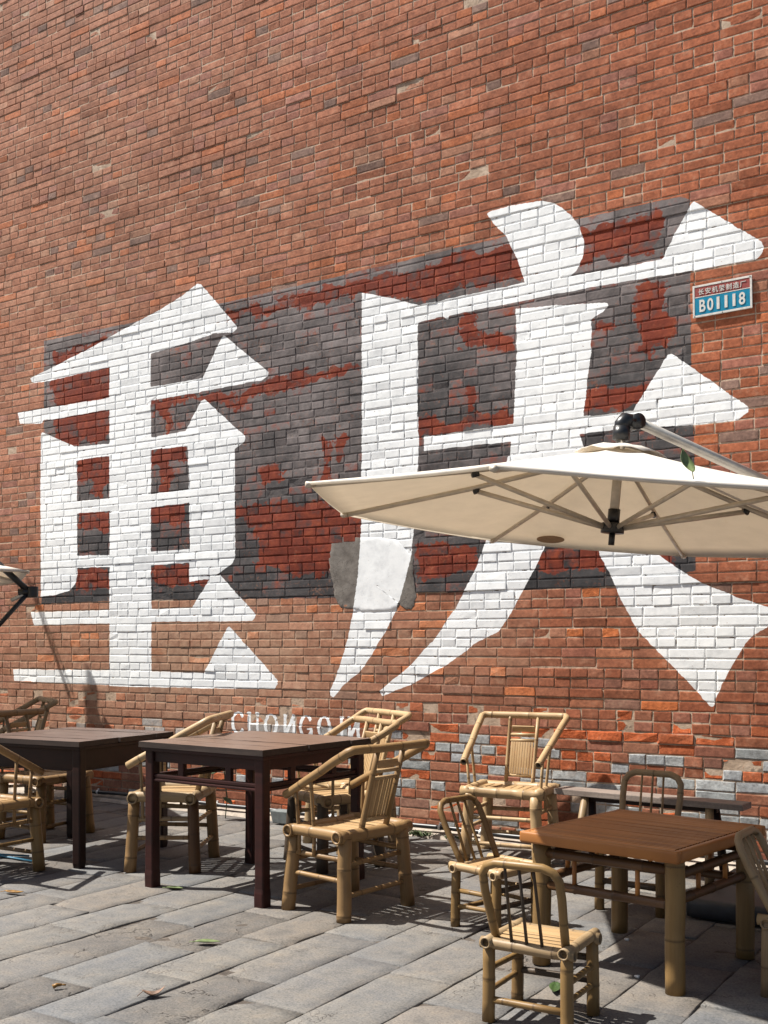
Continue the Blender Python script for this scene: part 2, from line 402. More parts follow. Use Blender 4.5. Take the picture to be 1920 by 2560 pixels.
def wall_material(name, mode):
    m, t, n, L, b = new_mat(name)
    geo = nd(t, 'ShaderNodeNewGeometry')
    pos = geo.outputs['Position']
    sep = nd(t, 'ShaderNodeSeparateXYZ'); L.new(pos, sep.inputs[0])
    wx = noise_(t, pos, 22, 3, .6); wz = noise_(t, pos, 9, 3, .6)
    x = math_(t, 'ADD', sep.outputs[0], math_(t, 'MULTIPLY', math_(t, 'SUBTRACT', wx.outputs[0], .5), .021))
    z = math_(t, 'ADD', sep.outputs[2], math_(t, 'MULTIPLY', math_(t, 'SUBTRACT', wz.outputs[0], .5), .018))
    u = math_(t, 'DIVIDE', math_(t, 'SUBTRACT', x, MX0), MX1 - MX0); v = math_(t, 'DIVIDE', math_(t, 'SUBTRACT', z, MZ0), MZ1 - MZ0)
    cb = nd(t, 'ShaderNodeCombineXYZ'); L.new(u, cb.inputs[0]); L.new(v, cb.inputs[1])
    im = nd(t, 'ShaderNodeTexImage'); im.image = img; im.extension = 'CLIP'; im.interpolation = 'Linear'; L.new(cb.outputs[0], im.inputs[0])
    # second look-up with a stronger wobble for the ragged red / grey overpaint
    wr = noise_(t, pos, 5, 4, .7); vm = nd(t, 'ShaderNodeVectorMath', operation='MULTIPLY_ADD')
    L.new(wr.outputs['Color'], vm.inputs[0]); vm.inputs[1].default_value = (.055, .07, 0); L.new(cb.outputs[0], vm.inputs[2])
    vs = nd(t, 'ShaderNodeVectorMath', operation='SUBTRACT'); L.new(vm.outputs[0], vs.inputs[0]); vs.inputs[1].default_value = (.0275, .035, 0)
    im2 = nd(t, 'ShaderNodeTexImage'); im2.image = img; im2.extension = 'CLIP'; L.new(vs.outputs[0], im2.inputs[0])
    s1 = nd(t, 'ShaderNodeSeparateColor'); L.new(im.outputs[0], s1.inputs[0])
    s2 = nd(t, 'ShaderNodeSeparateColor'); L.new(im2.outputs[0], s2.inputs[0])
    fine = noise_(t, pos, 60, 5, .65); mid = noise_(t, pos, 14, 5, .65); big = noise_(t, pos, .9, 4, .6)
    if mode == 'brick':
        at = nd(t, 'ShaderNodeAttribute', attribute_name='bcol')
        base = at.outputs['Color']; er = at.outputs['Alpha']
        mot = ramp(t, [(.30, (.62, .60, .60)), (.55, (1, 1, 1)), (.72, (1.22, 1.22, 1.24))]); L.new(fine.outputs[0], mot.inputs[0])
        base = mixc(t, 1.0, base, mot.outputs[0], 'MULTIPLY')
        mo2 = ramp(t, [(.35, (.80, .78, .78)), (.65, (1.12, 1.12, 1.12))]); L.new(mid.outputs[0], mo2.inputs[0])
        base = mixc(t, 1.0, base, mo2.outputs[0], 'MULTIPLY')
        lg = noise_(t, pos, 1.7, 5, .7, .5); lr = ramp(t, [(.30, (.74, .72, .72)), (.5, (1, 1, 1)), (.70, (1.16, 1.15, 1.15))]); L.new(lg.outputs[0], lr.inputs[0])
        base = mixc(t, 1.0, base, lr.outputs[0], 'MULTIPLY')
        # lime bloom / mortar smear
        bl = ramp(t, [(.56, (0, 0, 0)), (.72, (1, 1, 1))]); L.new(mid.outputs[0], bl.inputs[0])
        base = mixc(t, math_(t, 'MULTIPLY', bl.outputs[0], .30), base, (.40, .26, .18))
    elif mode == 'mortar':
        r = ramp(t, [(.3, (.28, .20, .145)), (.5, (.40, .30, .22)), (.7, (.50, .39, .30))]); L.new(mid.outputs[0], r.inputs[0])
        base = r.outputs[0]
        hole = ramp(t, [(.66, (0, 0, 0)), (.73, (1, 1, 1))]); L.new(fine.outputs[0], hole.inputs[0])
        base = mixc(t, hole.outputs[0], base, (.05, .035, .03))
    else:
        r = ramp(t, [(.3, (.115, .10, .088)), (.7, (.20, .18, .16))]); L.new(mid.outputs[0], r.inputs[0]); base = r.outputs[0]
    if mode == 'plaster':
        cv = noise_(t, pos, 5.5, 5, .65, .6); ca = math_(t, 'ABSOLUTE', math_(t, 'SUBTRACT', cv.outputs[0], .5)); cq = ramp(t, [(.0, (1, 1, 1)), (.006, (0, 0, 0))]); L.new(ca, cq.inputs[0])
        base = mixc(t, math_(t, 'MULTIPLY', cq.outputs[0], .8), base, (.04, .035, .03))
    # tan wash
    tn = math_(t, 'MULTIPLY', im2.outputs['Alpha'], math_(t, 'MULTIPLY_ADD', mid.outputs[0], 1.6), True)
    tn.node.inputs[1].links[0].from_node.inputs[2].default_value = -.15
    if mode != 'plaster':
        base = mixc(t, math_(t, 'MULTIPLY', tn, .86 if mode == 'brick' else .7), base, (.42, .275, .185))
    # dark overpaint: grey and oxide red, uneven from brick to brick
    rn = nd(t, 'ShaderNodeAttribute', attribute_name='rnd').outputs['Fac'] if mode == 'brick' else None
    rc = math_(t, 'SUBTRACT', rn, .5) if rn else 0.0
    gr = ramp(t, [(.36, (.030, .029, .030)), (.54, (.060, .055, .056)), (.68, (.125, .108, .106)), (.82, (.21, .182, .178))])
    hz = math_(t, 'MULTIPLY_ADD', sep.outputs[2], .11); hz.node.inputs[2].default_value = -.19
    gg = math_(t, 'ADD', math_(t, 'MULTIPLY', big.outputs[0], .62), math_(t, 'ADD', hz, math_(t, 'MULTIPLY', mid.outputs[0], .42)))
    if rn: gg = math_(t, 'ADD', gg, math_(t, 'MULTIPLY', rc, .17))
    L.new(gg, gr.inputs[0])
    rd = ramp(t, [(.3, (.11, .022, .012)), (.5, (.165, .031, .016)), (.7, (.235, .050, .022))]); L.new(mid.outputs[0], rd.inputs[0])
    rmk = ramp(t, [(.22, (0, 0, 0)), (.50, (.55, .55, .55)), (.78, (1, 1, 1))])
    ra = math_(t, 'ADD', s2.outputs[2], math_(t, 'MULTIPLY', math_(t, 'SUBTRACT', mid.outputs[0], .50), 1.9))
    if rn: ra = math_(t, 'ADD', ra, math_(t, 'MULTIPLY', rc, .95))
    L.new(ra, rmk.inputs[0])
    dk = mixc(t, rmk.outputs[0], gr.outputs[0], rd.outputs[0])
    dmk = ramp(t, [(.34, (0, 0, 0)), (.62, (1, 1, 1))]); L.new(s1.outputs[1], dmk.inputs[0])
    cov = ramp(t, [(.30, (.10, .10, .10)), (.43, (1, 1, 1))]); L.new(math_(t, 'ADD', math_(t, 'MULTIPLY', fine.outputs[0], .55), math_(t, 'MULTIPLY', wr.outputs[0], .42)), cov.inputs[0])
    dm = math_(t, 'MULTIPLY', dmk.outputs[0], cov.outputs[0])
    if mode == 'plaster': dm = math_(t, 'MULTIPLY', dm, 0.0)
    base = mixc(t, dm, base, dk)
    # white letters, with pinholes that the brush missed
    wmk = ramp(t, [(.42, (0, 0, 0)), (.58, (1, 1, 1))]); L.new(s1.outputs[0], wmk.inputs[0])
    pin = noise_(t, pos, 75, 3, .55); ph = ramp(t, [(.70, (1, 1, 1)), (.74, (.1, .1, .1))]); L.new(pin.outputs[0], ph.inputs[0])
    wm = math_(t, 'MULTIPLY', wmk.outputs[0], ph.outputs[0])
    if mode == 'mortar':
        mj = noise_(t, pos, 17, 4, .6); mr_ = ramp(t, [(.59, (1, 1, 1)), (.64, (.12, .12, .12))]); L.new(mj.outputs[0], mr_.inputs[0])
        base = mixc(t, math_(t, 'MULTIPLY', math_(t, 'SUBTRACT', 1.0, mr_.outputs[0]), .6), base, (.06, .045, .038))
        wm = math_(t, 'MULTIPLY', wm, mr_.outputs[0])
    wc = ramp(t, [(.28, (.64, .655, .665)), (.5, (.765, .78, .785)), (.7, (.80, .81, .81))]); L.new(mid.outputs[0], wc.inputs[0])
    base = mixc(t, wm, base, wc.outputs[0])
    L.new(base, b.inputs['Base Color']); b.inputs['Roughness'].default_value = .88; b.inputs['Specular IOR Level'].default_value = .25
    h = math_(t, 'ADD', math_(t, 'MULTIPLY', fine.outputs[0], .5), mid.outputs[0])
    bp = bump_(t, b, h, .55, .006)
    if mode == 'brick':
        # eroded bricks are much rougher; paint evens out the relief
        st = math_(t, 'MULTIPLY_ADD', er, .6); st.node.inputs[2].default_value = .4
        L.new(math_(t, 'MULTIPLY', st, math_(t, 'SUBTRACT', 1.0, math_(t, 'MULTIPLY', wm, .55))), bp.inputs['Strength'])
    elif mode == 'mortar': bp.inputs['Distance'].default_value = .008
    else: bp.inputs['Distance'].default_value = .007; L.new(math_(t, 'MULTIPLY_ADD', wm, -.32), bp.inputs['Strength']); bp.inputs['Strength'].links[0].from_node.inputs[2].default_value = .5
    return m
BRICK, MORTAR, PLASTER = wall_material('wall_brick', 'brick'), wall_material('wall_mortar', 'mortar'), wall_material('wall_plaster', 'plaster')

# ------------------------------------------------------------------ pavement
def stone_material():
    m, t, n, L, b = new_mat('paving_stone')
    geo = nd(t, 'ShaderNodeNewGeometry'); pos = geo.outputs['Position']
    at = nd(t, 'ShaderNodeAttribute', attribute_name='bcol')
    fine = noise_(t, pos, 110, 4, .7); mid = noise_(t, pos, 11, 6, .68); big = noise_(t, pos, 2.2, 4, .6)
    r = ramp(t, [(.30, (.42, .42, .43)), (.5, (1, 1, 1)), (.70, (1.42, 1.38, 1.34))]); L.new(fine.outputs[0], r.inputs[0])
    c = mixc(t, .8, at.outputs['Color'], r.outputs[0], 'MULTIPLY')
    r2 = ramp(t, [(.3, (.72, .74, .77)), (.5, (1, 1, 1)), (.68, (1.16, 1.10, 1.03))]); L.new(mid.outputs[0], r2.inputs[0])
    c = mixc(t, .9, c, r2.outputs[0], 'MULTIPLY')
    r3 = ramp(t, [(.35, (.86, .87, .90)), (.65, (1.10, 1.05, .98))]); L.new(big.outputs[0], r3.inputs[0])
    c = mixc(t, 1.0, c, r3.outputs[0], 'MULTIPLY')
    # dark stains and thin cracks
    stn = noise_(t, pos, 4.5, 5, .75, .6); sm = ramp(t, [(.62, (0, 0, 0)), (.74, (1, 1, 1))]); L.new(stn.outputs[0], sm.inputs[0])
    c = mixc(t, math_(t, 'MULTIPLY', sm.outputs[0], .38), c, (.085, .075, .066))
    wv = noise_(t, pos, 2.6, 5, .6, .3)
    cr = math_(t, 'ABSOLUTE', math_(t, 'SUBTRACT', wv.outputs[0], .5)); cm = ramp(t, [(.0, (1, 1, 1)), (.0045, (0, 0, 0))]); L.new(cr, cm.inputs[0])
    ck = math_(t, 'MULTIPLY', cm.outputs[0], math_(t, 'GREATER_THAN', big.outputs[0], .51))
    c = mixc(t, math_(t, 'MULTIPLY', ck, .75), c, (.05, .042, .038))
    L.new(c, b.inputs['Base Color']); b.inputs['Roughness'].default_value = .8; b.inputs['Specular IOR Level'].default_value = .3
    h = math_(t, 'ADD', math_(t, 'MULTIPLY', fine.outputs[0], .45), math_(t, 'SUBTRACT', mid.outputs[0], ck))
    bp = bump_(t, b, h, .5, .006)
    st = math_(t, 'MULTIPLY_ADD', at.outputs['Alpha'], .85); st.node.inputs[2].default_value = .38; L.new(st, bp.inputs['Strength'])
    return m
STONE = stone_material()
def dirt_material():
    m, t, n, L, b = new_mat('joint_sand')
    geo = nd(t, 'ShaderNodeNewGeometry'); k = noise_(t, geo.outputs['Position'], 35, 5, .7)
    r = ramp(t, [(.3, (.028, .022, .018)), (.55, (.075, .06, .048)), (.75, (.17, .14, .115))]); L.new(k.outputs[0], r.inputs[0]); L.new(r.outputs[0], b.inputs['Base Color'])
    b.inputs['Roughness'].default_value = .95; bump_(t, b, k.outputs[0], .8, .01)
    return m
DIRT = dirt_material()
GROUNDM = plain('worn_ground', (.19, .18, .17), .9, 0, .2, 3)
KERBM = plain('pale_mortar_fillet', (.40, .34, .28), .9, 0, .22, 18)

def sheet(name, x0, x1, y0, y1, z, mat, n=1):
    bm = bmesh.new()
    bmesh.ops.create_grid(bm, x_segments=n, y_segments=n, size=.5)
    for v in bm.verts: v.co = Vector((x0 + (v.co.x + .5) * (x1 - x0), y0 + (v.co.y + .5) * (y1 - y0), z))
    return obj(name, bm, mat)
g = sheet('ground', -150, 150, -150, 150, -.060, GROUNDM); tag(g, kind='structure')
pave = sheet('pavement', -12.0, 5.0, -2.0, WALLY + .02, -.0085, DIRT); tag(pave, kind='structure')

class Acc:
    def __init__(s): s.v = []; s.f = []; s.c = []
    def add(s, verts, faces, col):
        o = len(s.v); s.v += verts; s.f += [tuple(i + o for i in f) for f in faces]; s.c += [col] * len(faces)
    def build(s, name, mat, parent=None, smooth=False):
        me = bpy.data.meshes.new(name); me.from_pydata(s.v, [], s.f)
        a = me.attributes.new('bcol', 'FLOAT_COLOR', 'FACE'); a.data.foreach_set('color', np.array(s.c, np.float32).ravel())
        q = me.attributes.new('rnd', 'FLOAT', 'FACE'); q.data.foreach_set('value', np.array([(c[0] * 7919.13 + c[1] * 3571.7) % 1.0 for c in s.c], np.float32))
        if smooth: me.polygons.foreach_set('use_smooth', [True] * len(me.polygons))
        me.materials.append(mat); me.validate()
        o = bpy.data.objects.new(name, me); COL.objects.link(o)
        if parent: o.parent = parent
        return o
def slab(us, vs, fn, depthfn):
    """grid of points fn(i,j) plus a skirt to depthfn(point)"""
    nu, nv = len(us), len(vs); V = [fn(i, j) for j in range(nv) for i in range(nu)]
    F = [(j * nu + i, j * nu + i + 1, (j + 1) * nu + i + 1, (j + 1) * nu + i) for j in range(nv - 1) for i in range(nu - 1)]
    ring = [i for i in range(nu)] + [j * nu + nu - 1 for j in range(1, nv)] + [(nv - 1) * nu + i for i in range(nu - 2, -1, -1)] + [j * nu for j in range(nv - 2, 0, -1)]
    o = len(V); V += [depthfn(V[k]) for k in ring]; n = len(ring)
    F += [(ring[(k + 1) % n], ring[k], o + k, o + (k + 1) % n) for k in range(n)]
    return V, F

rs = random.Random(11)
# long joints run towards the wall; their distances were surveyed between -4.36 and -1.44
joints = [-1.44, -1.71, -2.02, -2.31, -2.595, -2.89, -3.16, -3.45, -3.75, -4.06, -4.36]
while joints[-1] > -11.5: joints.append(joints[-1] - rs.uniform(.275, .31))
up_ = -1.44
while up_ < 4.0: up_ += rs.uniform(.275, .31); joints.insert(0, up_)
known = {-2.89: [3.28 - .62, 3.98, 4.62], -2.59: [3.07, 4.24], -2.31: [3.62, 4.21], -3.16: [2.56, 3.11, 3.72], -3.45: [2.85, 3.42, 4.08], -3.75: [3.15, 3.73]}
stones = []
for a, b_ in zip(joints, joints[1:]):       # a > b_
    y = -1.9 + rs.uniform(0, .5); cuts = [y]
    kn = known.get(round(b_, 2)) or known.get(round(a, 2) if False else None)
    kn = None
    for k, vv in known.items():
        if abs(k - b_) < .02: kn = vv
    while y < WALLY - .22:
        st = rs.choice((.42, .5, .55, .6, .66, .72))
        if kn and any(y < q - .02 <= y + .95 for q in kn):
            q = [q for q in kn if q > y + .02][0]
            st = q - y if q - y < .8 else (q - y) / 2
        y += st; cuts.append(min(y, WALLY - .17))
    for y0, y1 in zip(cuts, cuts[1:]):
        if y1 - y0 > .05: stones.append((b_, a, y0, y1))
def make_stone(x0, x1, y0, y1):
    g_ = rs.uniform(.0012, .0065); x0 += g_ * .5; x1 -= g_ * .5; y0 += g_ * .35; y1 -= g_ * .35
    rough = 1.0 if rs.random() < .24 else rs.uniform(0, .25)
    k = rs.uniform(.94, 1.06)
    if rough > .9: col = rs.choice([(.112, .102, .094), (.120, .112, .104), (.108, .103, .098)])
    else: col = rs.choice([(.136, .133, .129), (.140, .135, .129), (.131, .132, .132), (.146, .134, .121), (.139, .136, .131)])
    col = tuple(c * k for c in col) + (rough,)
    dz, tx, ty = rs.uniform(-.0025, .0025) - (.003 if rough > .9 else 0), rs.uniform(-.006, .006), rs.uniform(-.004, .004)
    us = [0, .016, .27, .5, .73, .984, 1]; n = 7; vs = [0, .008] + [i / n for i in range(1, n)] + [.992, 1]
    sd = rs.random() * 100; chip = rs.choice([0, 0, 0, 1, 2, 3, 4]); cxn = {1: (0, 0), 2: (1, 0), 3: (0, 1), 4: (1, 1)}.get(chip)
    amp = .0016 + .0035 * (rough > .9)
    def fn(i, j):
        u, v = us[i], vs[j]; X = x0 + u * (x1 - x0); Y = y0 + v * (y1 - y0)
        e = i in (0, len(us) - 1) or j in (0, len(vs) - 1)
        Z = dz + (u - .5) * tx * .5 + (v - .5) * ty + noise.noise(Vector((X * 7, Y * 7, sd))) * amp * 2
        if i in (0, len(us) - 1): X += (noise.noise(Vector((Y * 9, X, sd))) * .008 + noise.noise(Vector((Y * 31, X, sd))) * .003) * (1 if u < .5 else -1)
        if j in (0, len(vs) - 1): Y += noise.noise(Vector((X * 9, Y, sd))) * .007
        if e: Z -= .003 + abs(noise.noise(Vector((X * 23, Y * 23, 1)))) * .006
        if cxn:
            dd = abs(u - cxn[0]) * (x1 - x0) + abs(v - cxn[1]) * (y1 - y0)
            if dd < .07: Z -= (.07 - dd) * .22
        return (X, Y, Z)
    V, F = slab(us, vs, fn, lambda p: (p[0], p[1], -.035))
    return V, F, col
def seen(x, y, z, mg=60):
    u, v = to_px(x, y, z); return -mg < u < 1920 + mg and -mg < v < 2560 + mg
order = sorted(range(len(stones)), key=lambda i: -((1 if seen((stones[i][0] + stones[i][1]) / 2, (stones[i][2] + stones[i][3]) / 2, 0) else 0) * 100 - math.hypot(stones[i][0], stones[i][2])))
single = set(order[:290]); rest = Acc()
for i, s in enumerate(stones):
    V, F, c = make_stone(*s)
    if i in single:
        A = Acc(); A.add(V, F, c); A.build('paving_stone', STONE, pave, True)
    else: rest.add(V, F, c)
if rest.v: tag(rest.build('paving_stones', STONE, pave, True), kind='stuff')
# mortar fillet along the foot of the wall
bm = bmesh.new(); prev = None
N = 150
for i in range(N + 1):
    X = -12 + 16.5 * i / N; w_ = .15 + noise.noise(Vector((X * 3, 0, 0))) * .05; h_ = .028 + noise.noise(Vector((X * 4, 3, 0))) * .012
    cur = [bm.verts.new((X, WALLY + .015 - w_, -.03)), bm.verts.new((X, WALLY + .02 - w_ * .9, .002 + h_ * .35)), bm.verts.new((X, WALLY - .03, h_)), bm.verts.new((X, WALLY + .01, h_ + .02))]
    if prev:
        for a in range(3): bm.faces.new((prev[a], cur[a], cur[a + 1], prev[a + 1]))
    prev = cur
tag(obj('kerb', bm, KERBM), kind='structure')

# ------------------------------------------------------------------ the brick wall
rb = random.Random(5)
wall = empty('brick_wall', (0, WALLY, 0))
tag(wall, 'tall red brick wall painted with huge white Chinese characters over a grey and oxide red rectangle', 'wall')
winv = Vector((0, -WALLY, 0))
X0W, X1W = -10.4, 1.2
bm = bmesh.new()
for a in [(-10.4, 1.2, 0.0, 8.4)]:
    bmesh.ops.create_grid(bm, x_segments=420, y_segments=300, size=.5)
    for v in bm.verts:
        x = a[0] + (v.co.x + .5) * (a[1] - a[0]); z = a[2] - .1 + (v.co.y + .5) * (a[3] - a[2] + .1)
        v.co = Vector((x, .0018 + noise.noise(Vector((x * 5, z * 5, 2))) * .0008 + noise.noise(Vector((x * 23, z * 23, 2))) * .0009, z))
# body behind
o_m = obj('mortar', bm, MORTAR, wall)
bm = bmesh.new(); box(bm, (-4.6, .20, 4.15), (11.6, .36, 8.5)); obj('wall_core', bm, MORTAR, wall, False)
# course table: heights of the bed joints
zs = [0.905]; zz = .905
while zz > -.02: zz -= .0672; zs.insert(0, zz)
zz = .905; pos_idx = len(zs) - 1
while zz < 8.3:
    zz += .0638 if zz < 2.6 else .0612; zs.append(zz)
plaster_poly = [(835,1352),(848,1345),(905,1346),(990,1350),(1030,1400),(1034,1470),(1036,1500),(1030,1516),(1016,1522),(1000,1508),(985,1522),(930,1526),(880,1520),(852,1518),(840,1490),(836,1460),(828,1430),(827,1395)]
PW = wallpoly(plaster_poly)
def inside(p, poly):
    c = False; n = len(poly)
    for i in range(n):
        a, b2 = poly[i - 1], poly[i]
        if (a[1] > p[1]) != (b2[1] > p[1]) and p[0] < a[0] + (p[1] - a[1]) * (b2[0] - a[0]) / (b2[1] - a[1]): c = not c
    return c
def brick_col(x, z, header):
    q = rb.random(); n1 = noise.noise(Vector((x * .7, z * .7, 4))); n2 = noise.noise(Vector((x * 2.1, z * 2.1, 9)))
    er = 0.0; rec = 0.0
    left = min(1, max(0, (-x - 2.0) / 5.0)) * (.75 + .25 * min(1, z / 3))             # the wall is paler and pinker at its far end
    red = (.325, .104, .049); pink = (.355, .172, .110)
    base = tuple(a * (1 - left * .8) + b2 * left * .8 for a, b2 in zip(red, pink))
    if q < .07: base = tuple(a * .5 + b2 * .5 for a, b2 in zip(base, (.48, .145, .05)))                # orange
    elif q < .16: base = tuple(a * .5 + b2 * .5 for a, b2 in zip(base, (.30, .14, .115)))               # purplish
    elif q < .20: base = tuple(a * .6 + b2 * .4 for a, b2 in zip(base, (.40, .25, .17)))               # bloomed
    elif q < .232: base = (.22, .135, .105)
    if z < 2.1:
        lo_ = min(1, (2.1 - z) / .9); base = tuple(a * (1 - .45 * lo_) + b2 * .45 * lo_ for a, b2 in zip(base, rb.choice([(.25, .105, .062), (.29, .15, .10), (.26, .085, .045)])))
    k = .90 + .17 * rb.random() + .15 * n1
    if z < .92:
        low = 1 if z < .78 else .6
        p = rb.random() + n2 * .28
        if p < .20 * low: base = (.47, .115, .038); er = 1.0; rec = rb.uniform(.001, .006); k = rb.uniform(.8, 1.15)
        elif p < .32 * low: base = (.42, .115, .045); er = .4
        if z < .72:
            gp = noise.noise(Vector((x * 2.6, z * 6, 31))) + rb.uniform(-.35, .35)
            if gp > (.10 if x > -4.6 else .30): base = rb.choice([(.36, .38, .39), (.31, .33, .33), (.40, .42, .42)]); er = .3; rec = 0; k = rb.uniform(.85, 1.1)
    elif z < 1.7 and rb.random() < .05: base = (.50, .15, .05); er = .6
    elif rb.random() < .012: er = 1.0; rec = .003
    return tuple(max(.02, c * k) for c in base) + (er,), er, rec
def make_brick(x0, x1, z0, z1, col, er, rec, yo):
    L_ = x1 - x0; header = L_ < .16
    us = [0, .05, .95, 1] if header else [0, .025, .5, .975, 1]; vs = [0, .10, .90, 1]
    nu, nv = len(us), len(vs); sd = rb.random() * 50
    jit = .0016 + er * .0022; tilt = rb.gauss(0, .0010)
    chip = rb.random() < .38 + er * .5; cc = (rb.choice((0, nu - 1)), rb.choice((0, nv - 1)))
    def fn(i, j):
        u, v = us[i], vs[j]; e = i in (0, nu - 1) or j in (0, nv - 1)
        X = x0 + u * L_ + rb.uniform(-1, 1) * jit; Z = z0 + v * (z1 - z0) + rb.uniform(-1, 1) * jit
        Yv = -yo + rec + tilt * (v - .5) * 2 + rb.uniform(-1, 1) * (.0004 + er * .0035)
        if e: Yv += .0012 + er * .002
        if chip and (i, j) == cc: X += (.016 if i == 0 else -.016) * rb.random(); Z += (.008 if j == 0 else -.008) * rb.random(); Yv += .004
        return (X, Yv, Z)
    return slab(us, vs, fn, lambda p: (p[0], .022, p[2]))
B = []
for ci in range(len(zs) - 1):
    z0, z1 = zs[ci], zs[ci + 1]
    rel = ci - pos_idx                         # 0 = first course above the surveyed joint
    hdr = (rel % 4) in (2, 3)                  # two stretcher courses, two header courses
    pitch = .1165 if hdr else .2305
    pair = rel // 2
    rp = random.Random(900 + pair); off = rp.uniform(0, pitch)
    # lines of bricks that stand proud
    prow = random.Random(40 + ci); rowp = max(0, prow.gauss(.0004, .0014)) + (prow.uniform(.002, .0055) if prow.random() < .34 else 0)
    x = X0W - off; rj = random.Random(pair * 7919 + 3)
    while x < X1W:
        w_ = pitch * rj.uniform(.95, 1.05)
        pl = x + w_
        jw = .0062 if rb.random() < .85 else .011; jz = .0088
        xa, xb = max(X0W, x + jw / 2 + rb.uniform(-.0015, .0015)), min(X1W, pl - jw / 2 + rb.uniform(-.0015, .0015))
        za, zb = max(0, z0 + jz / 2), z1 - jz / 2
        # courses are not dead level
        sag = noise.noise(Vector((x * .35, ci * .12, 7))) * .006
        if xb - xa > .03 and zb - za > .02:
            xc, zc = (xa + xb) / 2, (za + zb) / 2
            if not (inside((xc, zc), PW)):
                col, er, rec = brick_col(xc, zc, hdr)
                lf = noise.noise(Vector((xc * 1.1, zc * 3.2, 17)))
                yo = .0010 + rowp * max(0, .35 + lf * 1.6) + max(0, rb.gauss(0, .0011)) + (rb.uniform(.001, .004) if rb.random() < .06 else 0)
                B.append((xa, xb, za + sag, zb + sag, col, er, rec, min(yo, .008)))
        x = pl
hidden = wallpoly([(765,1203),(1238,1160),(1920,1205),(1920,1400),(1718,1395),(1227,1355),(857,1280)])
def bsize(b_):
    xc, zc = (b_[0] + b_[1]) / 2, (b_[2] + b_[3]) / 2
    if not seen(xc, WALLY, zc, -10) or inside((xc, zc), hidden): return 0
    u, v = to_px(xc, WALLY, zc)
    if v > 2000 and u > 1300 or u > 600 and v > 2080: return 0
    u0, _ = to_px(b_[0], WALLY, zc); u1, _ = to_px(b_[1], WALLY, zc); _, v0 = to_px(xc, WALLY, b_[2]); _, v1 = to_px(xc, WALLY, b_[3])
    return abs((u1 - u0) * (v1 - v0))
order = sorted(range(len(B)), key=lambda i: -bsize(B[i])); single = set(order[:298]); rest = Acc()
for i, b_ in enumerate(B):
    V, F = make_brick(*b_)
    if i in single:
        A = Acc(); A.add(V, F, b_[4]); A.build('brick', BRICK, wall)
    else: rest.add(V, F, b_[4])
tag(rest.build('bricks', BRICK, wall), kind='stuff')
# repaired patch of grey plaster, with a broken edge
bm = bmesh.new(); cx = sum(p[0] for p in PW) / len(PW); cz = sum(p[1] for p in PW) / len(PW)
dense = []
for a, b2 in zip(PW, PW[1:] + PW[:1]):
    for k in range(6): dense.append((a[0] + (b2[0] - a[0]) * k / 6, a[1] + (b2[1] - a[1]) * k / 6))
rings = []
for s, y in ((1.04, .012), (1.035, -.0015), (1.02, -.0035), (.93, -.0035), (.85, -.0035), (.75, -.0035), (.62, -.0035), (.5, -.0035), (.36, -.0035), (.2, -.0035)):
    ring = []
    for (x, z) in dense:
        jx = noise.noise(Vector((x * 30, z * 30, 0))) * .022 * (s > .9); jz = noise.noise(Vector((x * 30, z * 30, 9))) * .022 * (s > .9)
        X, Z = cx + (x - cx) * s + jx, cz + (z - cz) * s + jz
        ring.append(bm.verts.new((X, y + (noise.noise(Vector((X * 7, Z * 7, 3))) * .002 + noise.noise(Vector((X * 19, Z * 25, 8))) * .0012 if s < 1.03 else 0), Z)))
    rings.append(ring)
n = len(dense)
for r0, r1 in zip(rings, rings[1:]):
    for k in range(n): bm.faces.new((r0[k], r0[(k + 1) % n], r1[(k + 1) % n], r1[k]))
bm.faces.new(rings[-1]); bmesh.ops.recalc_face_normals(bm, faces=bm.faces)
po = obj('plaster_patch', bm, PLASTER, wall)
po['label'] = 'rough grey plaster patch half covered by a white brush stroke'

# ------------------------------------------------------------------ enamel plaque
TL, TR, BR_, BL_ = on_wall(1732, 719), on_wall(1880, 690), on_wall(1885, 771), on_wall(1738, 797)
ax = math.atan2(TR[1] - TL[1], TR[0] - TL[0]); wS = math.dist(TL, TR); hS = (math.dist(TL, BL_) + math.dist(TR, BR_)) / 2
cS = ((TL[0] + BR_[0]) / 2, (TL[1] + BR_[1]) / 2)
sign = bpy.data.objects.new('number_plaque', None); COL.objects.link(sign); sign.location = (cS[0], WALLY - .016, cS[1]); sign.rotation_euler = (0, -ax, 0)
tag(sign, 'small red and blue metal plaque reading B01118 nailed to the brick wall', 'sign')
fr = .012; split = hS / 2 - fr - (hS - 2 * fr) * .36
bm = bmesh.new(); box(bm, (0, 0, (hS / 2 - fr + split) / 2 + .001), (wS - 2 * fr, .006, hS / 2 - fr - split - .004), bev=.001); obj('red_panel', bm, SIGNR, sign, False)
bm = bmesh.new(); box(bm, (0, 0, (split - hS / 2 + fr) / 2 - .001), (wS - 2 * fr, .006, split + hS / 2 - fr - .004), bev=.001); obj('blue_panel', bm, SIGNB, sign, False)
bm = bmesh.new()
for c, s in (((0, .001, hS / 2 - fr / 2), (wS, .012, fr)), ((0, .001, -hS / 2 + fr / 2), (wS, .012, fr)), ((-wS / 2 + fr / 2, .001, 0), (fr, .0118, hS - 2 * fr)), ((wS / 2 - fr / 2, .001, 0), (fr, .0118, hS - 2 * fr)), ((0, -.001, split), (wS - 2 * fr, .006, .005))):
    box(bm, c, s, bev=.0012)
obj('plaque_frame', bm, SIGNW, sign, False)
NAILM = plain('nail_rust', (.05, .04, .035), .6)
